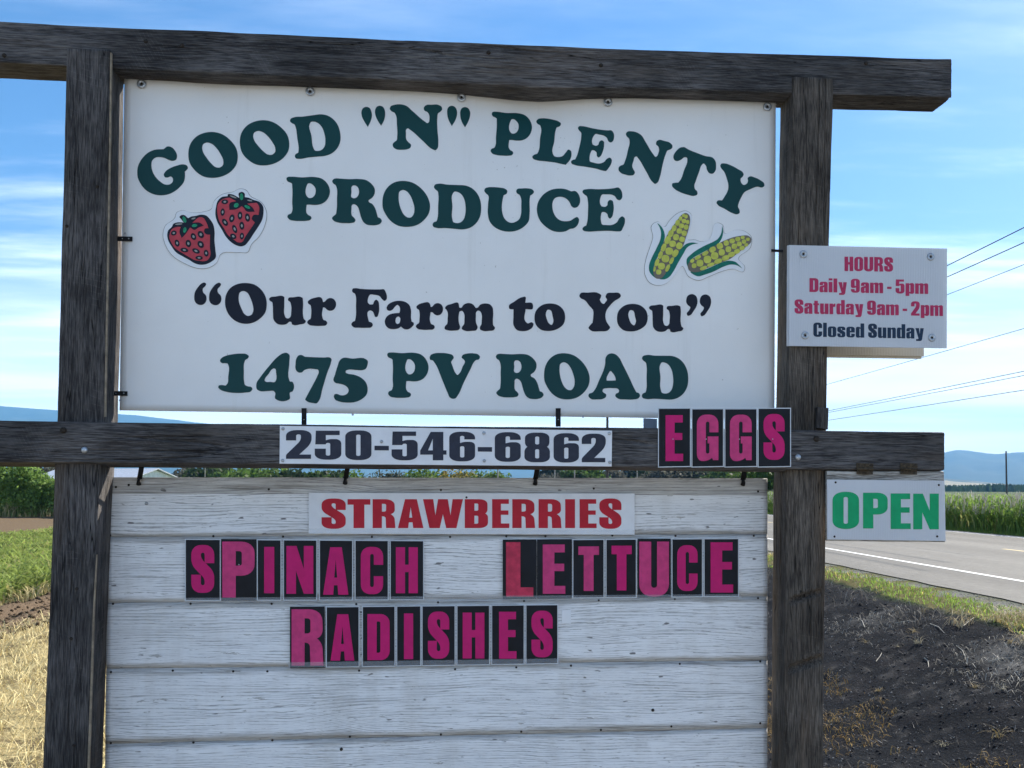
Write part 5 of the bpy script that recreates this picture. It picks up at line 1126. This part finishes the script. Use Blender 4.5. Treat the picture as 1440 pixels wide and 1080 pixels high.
# clear letter tracks
for yl, yr in ((840.5, 831), (931.5, 922)):
    for d0, d1 in ((0, 7.2),):
        quadsheet('letter_track', [(258 if yl < 900 else 405, yl+(0 if yl > 900 else .3)), (1042 if yl < 900 else 788, yr+(4.5 if yl < 900 else 4)), (1042 if yl < 900 else 788, yr+d1+4.5), (258 if yl < 900 else 405, yl+d1)], YB-.014, .0015, M['clear'], bd)
# blank patch sticker
tag(flat('patch', [[rpoly([(790, 873), (790, 858, 3), (803, 857, 3), (803, 877), (790, 877)])]], YB-.003, M['film'], bd, th=.002), None)

# ------------------------------------------------------------------ condensed block letters (box 0..w by 0..100, y down)
IM = {
'O': [[(0, 0, 22), (48, 0, 22), (48, 100, 22), (0, 100, 22)], [(20, 14, 4), (28, 14, 4), (28, 86, 4), (20, 86, 4)]],
'S': [[(48, 38), (28, 38), (28, 16, 4), (20, 16, 4), (20, 28, 8), (48, 56, 12), (48, 100, 20), (0, 100, 20), (0, 62), (20, 62), (20, 84, 4), (28, 84, 4), (28, 70, 8), (0, 42, 12), (0, 0, 20), (48, 0, 20)]],
'C': [[(48, 38), (28, 38), (28, 15, 4), (20, 15, 4), (20, 85, 4), (28, 85, 4), (28, 62), (48, 62), (48, 100, 20), (0, 100, 20), (0, 0, 20), (48, 0, 20)]],
'G': [[(48, 38), (28, 38), (28, 15, 4), (20, 15, 4), (20, 84, 4), (28, 84, 4), (28, 62), (24, 62), (24, 47), (48, 47), (48, 98), (36, 98), (34, 93), (24, 100, 9), (0, 100, 16), (0, 0, 20), (48, 0, 20)]],
'H': [[(0, 0), (20, 0), (20, 38), (28, 38), (28, 0), (48, 0), (48, 100), (28, 100), (28, 54), (20, 54), (20, 100), (0, 100)]],
'E': [[(0, 0), (38, 0), (38, 16), (20, 16), (20, 39), (37, 39), (37, 54), (20, 54), (20, 84), (39, 84), (39, 100), (0, 100)]],
'L': [[(0, 0), (20, 0), (20, 83), (38, 83), (38, 100), (0, 100)]],
'T': [[(0, 0), (42, 0), (42, 19), (31, 19), (31, 100), (11, 100), (11, 19), (0, 19)]],
'I': [[(0, 0), (20, 0), (20, 100), (0, 100)]],
'N': [[(0, 0), (18, 0), (31, 48), (31, 0), (48, 0), (48, 100), (31, 100), (17, 52), (17, 100), (0, 100)]],
'A': [[(14, 0), (37, 0), (50, 100), (30, 100), (28.5, 80), (21.5, 80), (20, 100), (0, 100)], [(25, 26), (22, 64), (28, 64)]],
'R': [[(0, 0), (47, 0, 20), (48, 48, 12), (39, 52), (47, 58, 12), (49, 100), (29, 100), (28, 60, 6), (20, 59), (20, 100), (0, 100)], [(20, 16), (29, 16, 5), (29, 43, 5), (20, 43)]],
'P': [[(0, 0), (48, 0, 20), (48, 61, 20), (20, 61), (20, 100), (0, 100)], [(20, 17), (29, 17, 4), (29, 43, 4), (20, 43)]],
'D': [[(0, 0), (48, 0, 20), (48, 100, 20), (0, 100)], [(20, 16), (28, 16, 4), (28, 84, 4), (20, 84)]],
'U': [[(0, 0), (20, 0), (20, 84, 5), (30, 84, 5), (30, 0), (50, 0), (50, 100, 22), (0, 100, 22)]],
'B': [[(0, 0), (47, 0, 17), (47, 46, 10), (42, 49.5), (48, 53, 10), (48, 100, 18), (0, 100)], [(20, 15), (28, 15, 4), (28, 40, 4), (20, 40)], [(20, 57), (28, 57, 4), (28, 85, 4), (20, 85)]],
'W': [[(0, 0), (19, 0), (23, 56), (28, 0), (46, 0), (51, 56), (55, 0), (74, 0), (62, 100), (43, 100), (37, 52), (31, 100), (12, 100)]],
'0': [[(0, 0, 20), (48, 0, 20), (48, 100, 20), (0, 100, 20)], [(20, 14, 4), (28, 14, 4), (28, 86, 4), (20, 86, 4)]],
'2': [[(0, 36), (19, 36), (19, 15, 5), (28, 15, 5), (28, 36, 10), (0, 86, 4), (0, 100), (47, 100), (47, 85), (25, 85), (48, 46, 16), (48, 0, 20), (0, 0, 20)]],
'5': [[(2, 0), (45, 0), (45, 15), (20, 15), (20, 33), (27, 29, 4), (48, 29, 16), (48, 100, 20), (0, 100, 20), (0, 62), (20, 62), (20, 86, 4), (28, 86, 4), (28, 42, 4), (20, 42, 4), (20, 47), (1, 47)]],
'4': [[(20, 0), (44, 0), (44, 65), (50, 65), (50, 80), (44, 80), (44, 100), (24, 100), (24, 80), (0, 80), (0, 66)], [(24, 24), (15, 65), (24, 65)]],
'6': [[(48, 26), (28, 26), (28, 14, 4), (20, 14, 4), (20, 38), (28, 34, 4), (48, 34, 14), (48, 100, 20), (0, 100, 20), (0, 0, 20), (48, 0, 20)], [(20, 49, 4), (28, 49, 4), (28, 87, 4), (20, 87, 4)]],
'8': [[(48, 0, 18), (48, 44, 12), (43, 48), (49, 53, 12), (49, 100, 18), (-1, 100, 18), (-1, 53, 12), (5, 48), (0, 44, 12), (0, 0, 18)], [(20, 13, 4), (28, 13, 4), (28, 40, 4), (20, 40, 4)], [(20, 56, 4), (28, 56, 4), (28, 87, 4), (20, 87, 4)]],
'-': [[(0, 53), (24, 53), (24, 69), (0, 69)]],
'a': [[(1, 50), (1, 25, 13), (44, 25, 13), (44, 100), (26, 100), (25, 94), (17, 101, 7), (0, 100, 11), (0, 58, 9), (25, 50, 4), (25, 37, 3), (19, 37, 3), (19, 50)], [(19, 66, 3), (25, 62, 2), (25, 89, 3), (19, 89, 3)]],
'd': [[(26, 0), (46, 0), (46, 100), (26, 100), (26, 95), (18, 101, 6), (0, 100, 13), (0, 25, 13), (18, 24, 6), (26, 30)], [(20, 37, 3), (26, 37, 3), (26, 89, 3), (20, 89, 3)]],
'e': [[(0, 25, 16), (46, 25, 16), (46, 65), (20, 65), (20, 89, 3), (27, 89, 3), (27, 74), (46, 74), (46, 100, 16), (0, 100, 16)], [(20, 37, 3), (26, 37, 3), (26, 54), (20, 54)]],
'i': [[(0, 25), (20, 25), (20, 100), (0, 100)]], 'l': [[(0, 0), (20, 0), (20, 100), (0, 100)]],
'm': [[(0, 26), (18, 26), (18, 32), (25, 25, 6), (43, 25, 7), (45, 33), (52, 25, 6), (70, 25, 11), (70, 100), (51, 100), (51, 38, 3), (45, 38, 3), (45, 100), (26, 100), (26, 38, 3), (19, 38, 3), (19, 100), (0, 100)]],
'n': [[(0, 26), (19, 26), (19, 32), (26, 25, 6), (46, 25, 12), (46, 100), (27, 100), (27, 38, 3), (20, 38, 3), (20, 100), (0, 100)]],
'o': [[(0, 25, 16), (46, 25, 16), (46, 100, 16), (0, 100, 16)], [(20, 37, 3), (26, 37, 3), (26, 88, 3), (20, 88, 3)]],
'p': [[(0, 26), (20, 26), (20, 31), (27, 24, 6), (46, 25, 13), (46, 100, 13), (27, 101, 6), (20, 95), (20, 116), (0, 116)], [(20, 37, 3), (26, 37, 3), (26, 88, 3), (20, 88, 3)]],
'r': [[(0, 26), (19, 26), (19, 37), (23, 27, 3), (32, 25), (32, 47), (20, 49, 3), (20, 100), (0, 100)]],
's': [[(44, 50), (26, 50), (26, 37, 3), (19, 37, 3), (19, 45, 3), (44, 64, 8), (44, 100, 15), (0, 100, 15), (0, 73), (18, 73), (18, 89, 3), (25, 89, 3), (25, 77, 3), (0, 59, 8), (0, 25, 15), (44, 25, 15)]],
't': [[(5, 8), (24, 8), (24, 26), (31, 26), (31, 38), (24, 38), (24, 88, 2), (31, 88), (31, 100), (5, 100, 8), (5, 38), (0, 38), (0, 26), (5, 26)]],
'u': [[(0, 26), (20, 26), (20, 88, 3), (26, 88, 3), (26, 26), (46, 26), (46, 100), (27, 100), (27, 94), (20, 101, 6), (0, 100, 12)]],
'y': [[(0, 26), (20, 26), (24, 72), (27, 26), (46, 26), (37, 104), (33, 117, 8), (4, 117), (4, 104), (16, 103, 2), (17, 98)]],
}
IM['9'] = [[(48-p[0], 100-p[1])+tuple(p[2:]) for p in lp] for lp in IM['6']]
def im(ch, x0, x1, y0, y1, sl=0.0):
    """glyph scaled so its own box fills x0..x1, caps span y0..y1; sl = px drop per px run"""
    g = [rpoly(lp, 6) for lp in IM[ch]]; mn = g[0][:, 0].min(); mx = g[0][:, 0].max()
    out = []
    for lp in g:
        x = x0+(lp[:, 0]-mn)/(mx-mn)*(x1-x0); y = y0+lp[:, 1]/100*(y1-y0); out.append(np.stack([x, y+sl*(x-x0)], -1))
    return out
def text_line(s, x0, x1, y0, y1, y1r0, y1r1, gap=6.0, space=16):
    """glyph groups for a whole printed line running from x0 to x1"""
    wd = {k: max(p[0] for p in v[0])-min(p[0] for p in v[0]) for k, v in IM.items()}
    tot = sum(space if c == ' ' else wd[c]+gap for c in s)-gap; k = (x1-x0)/tot; x = x0; out = []
    for c in s:
        if c == ' ': x += space*k; continue
        f = (x-x0)/(x1-x0); ya, yb = y0+(y1r0-y0)*f, y1+(y1r1-y1)*f; sl = (y1r0-y0)/(x1-x0)
        out.append(im(c, x, x+wd[c]*k, ya, yb, sl))
        if c == 'i': out.append([np.array([(x, ya), (x+wd[c]*k, ya), (x+wd[c]*k, ya+.15*(yb-ya)), (x, ya+.15*(yb-ya))])])
        x += (wd[c]+gap)*k
    return out

# changeable letter cards
cards = []
def card(ch, word, pos, q, lb, Y, mat, white=True, screw=None, cond=''):
    xs0, xs1, yt0, yt1, yb1, yb0 = q
    inset = 1.3 if white else .35
    nm = f'{ch} in {word}'
    quad = [(xs0, yt0), (xs1, yt1), (xs1, yb1), (xs0, yb0)]
    c = PX((xs0+xs1)/2, yb0, Y)
    colr = {'mag': 'magenta', 'magf': 'faded pink', 'magr': 'faded red'}[mat]
    root = empty('letter_card', c, f'black letter card with {colr} {ch}, {pos} of the word {word}', 'letter card', f'letter cards spelling {word}')
    quadsheet('card_edge', quad, Y, .0015, M['cardwhite' if white else 'cardblack'], root)
    quadsheet('card_face', [(xs0+inset, yt0+inset), (xs1-inset, yt1+inset), (xs1-inset, yb1-inset), (xs0+inset, yb0-inset)], Y-.0008, .0007, M['cardblack'], root)
    flat('letter', [im(ch, *lb)], Y-.0014, M[mat], root, th=.0004)
    if screw: bolt(screw[0], screw[1], Y-.0014, .0024, M['steel'], 'screw', root)
ords = ['first letter', 'second letter', 'third letter', 'fourth letter', 'fifth letter', 'sixth letter', 'last letter']
Z = 3.789; xo, yo = 240, 740
def lz(x0, x1, y0, y1, xo, yo, z): return (xo+x0/z, xo+x1/z, yo+y0/z, yo+y1/z)
sp_ = [('S', 260, 310.3, (110, 232, 100, 355), 'mag', True), ('P', 311, 360.6, (275, 447, 82, 380), 'magf', False), ('I', 361.2, 395.6, (498, 552, 110, 357), 'mag', True), ('N', 398, 446, (617, 760, 105, 360), 'mag', True), ('A', 448.6, 496.4, (812, 947, 112, 365), 'mag', True), ('C', 498.7, 546.6, (1013, 1132, 110, 362), 'mag', True), ('H', 548.2, 596.3, (1200, 1317, 112, 357), 'mag', True)]
for i, (ch, a, b_, lb, mt, wh) in enumerate(sp_):
    yt = 757.8+(a-260)*.006; yb = 845-(a-260)*.003
    card(ch, 'SPINACH', ords[i], (a, b_, yt, yt+.3, yb, yb), lz(*lb, 240, 740, 3.789), YB-.010, mt, wh, screw=(336, 794) if ch == 'P' else None)
le_ = [('L', 707, 754.3, (335, 450, 67, 297), 'magr', False), ('E', 755.4, 804, (490, 585, 77, 285), 'magf', False), ('T', 805, 850, (640, 727, 85, 273), 'magf', True), ('T', 851.7, 895.5, (780, 865, 82, 271), 'mag', True), ('U', 897, 943, (897, 1022, 65, 297), 'magf', False), ('C', 944.4, 988.4, (1057, 1143, 80, 273), 'mag', True), ('E', 989.6, 1039.2, (1198, 1293, 68, 280), 'mag', True)]
for i, (ch, a, b_, lb, mt, wh) in enumerate(le_):
    yt = 758.8-(a-707)*.006; yb = 842.5-(a-707)*.010; 
    card(ch, 'LETTUCE', ords[i], (a, b_, yt, yt-.3, yb-.4, yb), lz(*lb, 600, 740, 3.0), YB-.010, mt, wh)
ra_ = [('R', 407.7, 456.5, (72, 395, 85, 655), 400, 7.2, 'magf', False), ('A', 458.3, 505.5, (467, 708, 135, 605), 400, 7.2, 'mag', True), ('D', 509, 556, (840, 1065, 133, 600), 400, 7.2, 'mag', True), ('I', 557.3, 592.2, (1210, 1303, 127, 590), 400, 7.2, 'mag', True),
       ('S', 593, 640.5, (77, 273, 98, 532), 590, 6.545, 'mag', True), ('H', 642, 689, (397, 597, 108, 530), 590, 6.545, 'mag', True), ('E', 690.8, 737.7, (732, 892, 100, 532), 590, 6.545, 'mag', True), ('S', 739, 785, (1030, 1225, 90, 520), 590, 6.545, 'mag', True)]
ords8 = ords[:6]+['seventh letter', 'last letter']
for i, (ch, a, b_, lb, xo, z, mt, wh) in enumerate(ra_):
    yt = 853.3-(a-407)*.0095; yb = 939.6-(a-407)*.0155
    card(ch, 'RADISHES', ords8[i], (a, b_, yt, yt-.4, yb-.6, yb), lz(*lb, xo, 845, z), YB-.010, mt, wh)
eg_ = [('E', 925.4, 971.6, (115, 293, 135, 600), 'mag'), ('G', 972.4, 1018, (432, 650, 130, 600), 'magf'), ('G', 1018.8, 1065, (767, 987, 130, 600), 'magf'), ('S', 1065.6, 1112.4, (1107, 1320, 123, 588), 'mag')]
for i, (ch, a, b_, lb, mt) in enumerate(eg_):
    card(ch, 'EGGS', ['first letter', 'second letter', 'third letter', 'last letter'][i], (a, b_, 573.6+(i in (1, 2))*.8, 573.4+(i in (1, 2))*.8, 656.6, 657.4), lz(*lb, 920, 565, 7.2), -.052, mt, True, screw=((lb[0]+lb[1])/2/7.2+920-2, 617.5))

# phone number strip on the beam
ph = empty('phone_number_sign', PX(627, 655, -.05), 'long white metal strip with the dark phone number on the middle beam', 'sign')
quadsheet('sheet', [(393.5, 598.8), (860.8, 605.6), (860.2, 656), (393, 652)], -.050, .003, M['alu'], ph, bevel=.0006)
for ch, x0, x1, y0, y1 in [('2', 70, 277, 85, 318), ('5', 303, 518, 90, 325), ('0', 550, 762, 88, 328), ('-', 787, 903, 120, 0), ('5', 925, 1137, 97, 330), ('4', 1157, 1370, 100, 330)]:
    if ch == '-': flat('digit', [[np.array([(526.6, 626.8), (546.8, 627), (546.8, 633.4), (526.6, 633.2)])]], -.0512, M['phone'], ph, th=.001)
    else: flat('digit', [im(ch, 390+x0/5.76, 390+x1/5.76, 590+y0/5.76, 590+y1/5.76)], -.0512, M['phone'], ph, th=.001)
for ch, x0, x1, y0, y1 in [('6', -39.5, 135, 82, 282), ('6', 268, 443, 85, 285), ('8', 468, 640, 88, 288), ('6', 665, 836, 92, 290), ('2', 855, 1017, 95, 288)]:
    flat('digit', [im(ch, 640+x0/4.8, 640+x1/4.8, 590+y0/4.8, 590+y1/4.8)], -.0512, M['phone'], ph, th=.001)
flat('digit', [[np.array([(671.9, 628.6), (691.9, 628.8), (691.9, 635.2), (671.9, 635)])]], -.0512, M['phone'], ph, th=.001)
for px, py, m in [(398, 603, 'steel'), (397.5, 647.5, 'steel'), (536.5, 621, 'steel'), (680.5, 609, 'steel'), (681, 648, 'steel'), (856.8, 609.5, 'steel'), (857.5, 650, 'steel')]: bolt(px, py, -.0505, .006, M[m], 'screw', ph)

# strawberries strip on the board
sb = empty('strawberries_sign', PX(663, 751, YB-.012), 'white strip sign with red STRAWBERRIES lettering on the plank board', 'sign')
quadsheet('sheet', [(434, 693), (892.5, 694), (892.5, 752), (434, 750.5)], YB-.012, .004, M['alu'], sb, bevel=.0006)
quadsheet('lower_lip', [(434.5, 743.6), (892, 745), (892, 751.5), (434.5, 750)], YB-.0145, .002, M['clear'], sb)
for ch, x0, x1 in [('S', 68, 172), ('T', 180, 278), ('R', 288, 386), ('A', 397, 507), ('W', 505, 677), ('B', 685, 785), ('E', 803, 877), ('R', 890, 988), ('R', 1003, 1102), ('I', 1118, 1160), ('E', 1180, 1253), ('S', 1265, 1360)]:
    o_ = 1.0 if ch in 'S' else 0
    flat('letter', [im(ch, 430+x0/3.064, 430+x1/3.064, 702-o_, 742.6+o_)], YB-.0132, M['redv'], sb, th=.001)
bolt(656, 699.5, YB-.012, .004, M['rust'], 'nail', sb)

# hours sign on the right post
hs = empty('hours_sign', PX(1220, 488, -.02), 'white corrugated sign listing opening hours in red on the right post', 'sign')
quadsheet('front_sheet', [(1109.8, 344.6), (1332, 349.5), (1331.5, 489.8), (1109.2, 486.2)], -.020, .005, M['corr'], hs)
quadsheet('rear_sheet', [(1107.4, 345.2), (1330, 350.5), (1329.5, 488.6), (1106.6, 486.6)], -.0135, .005, M['corr'], hs)
for s, x0, x1, a, b_, c_, d_, m in [('HOURS', 541, 918, 171, 283, 176, 288, 'hoursred'), ('Daily 9am - 5pm', 268, 1192, 338, 446, 352, 462, 'hoursred'), ('Saturday 9am - 2pm', 152, 1307, 503, 614, 522, 634, 'hoursred'), ('Closed Sunday', 298, 1158, 684, 795, 700, 810, 'teal2')]:
    if m == 'teal2': M.setdefault('teal2', simple('dark_blue_print', (.010, .030, .065), .4))
    z = 5.538; flat('lettering', text_line(s, 1090+x0/z, 1090+x1/z, 330+a/z, 330+b_/z, 330+c_/z, 330+d_/z), -.0208, M[m], hs, th=.0006)
for px, py in [(220, 152), (1210, 173), (233, 785), (1220, 803)]: washer(1090+px/5.538, 330+py/5.538, -.0205, .0145, hs)
hb = empty('rear_sign', PX(1240, 500, D+.02), 'cream ribbed plastic sign facing the other way, edge showing below the hours sign', 'sign')
quadsheet('sheet', [(1100, 352), (1297, 356), (1299.5, 501), (1100, 498)], D+.004, .010, M['corr2'], hb)
quadsheet('backing', [(1102, 354), (1296, 358), (1296, 504.3), (1102, 501.5)], D+.016, .010, M['corr2'], hb)

# hinged OPEN sign under the beam end
op = empty('open_sign', PX(1246, 762, -.02), 'white hinged board with green OPEN hanging from the right beam end', 'sign')
timber('backboard', [((1162.8, 661.8), (1163.4, 760.6)), ((1240, 662.6), (1240, 761.8)), ((1327.5, 663), (1329, 762.6))], -.034, -.015, M['greywood'], op, axis='h', n_along=120, n_per=110, amp=.0012, seed=6.)
quadsheet('sheet', [(1163.2, 674.4), (1328.4, 676), (1329.8, 760.8), (1163.6, 758.4)], -.041, .005, M['corr'], op)
z = 7.579
for ch, x0, x1, y0, y1 in [('O', 158, 440, 315, 712), ('P', 483, 745, 325, 706), ('E', 778, 990, 333, 712), ('N', 1018, 1290, 335, 715)]:
    flat('letter', [im(ch, 1150+x0/z, 1150+x1/z, 650+y0/z, 650+y1/z)], -.0418, M['greenv'], op, th=.0006)
for px, py in [(190, 215), (1290, 243), (178, 792), (1272, 790)]: bolt(1150+px/z, 650+py/z, -.0415, .004, M['rust'], 'screw', op)
for x0, x1 in ((415, 592), (880, 1062)):
    a, b_ = 1150+x0/z, 1150+x1/z
    h = quadsheet('hinge', [(a, 650+8/z), (b_, 650+14/z), (b_, 650+68/z), (a, 650+64/z)], -.0490, .003, M['hinge'], op)
    h2 = quadsheet('leaf', [(a+.3, 650+80/z), (b_-.3, 650+84/z), (b_-.6, 650+132/z), (a+.3, 650+126/z)], -.040, .003, M['hinge'], None); h2.parent = h
    p0, p1 = PX(a, 650+70/z, -.049), PX(b_, 650+74/z, -.049)
    bb_ = MB(); bb_.tube([p0, p1], .0045, 8); k_ = bb_.build('pin', M['hinge'], None, smooth=True); k_.parent = h
    for f in (.15, .5, .85):
        px = a+(b_-a)*f
        for yy, Y in ((650+30/z, -.0492), (650+104/z, -.0402)):
            c = bolt(px, yy, Y, .0025, M['rust'], 'screw', None); c.parent = h
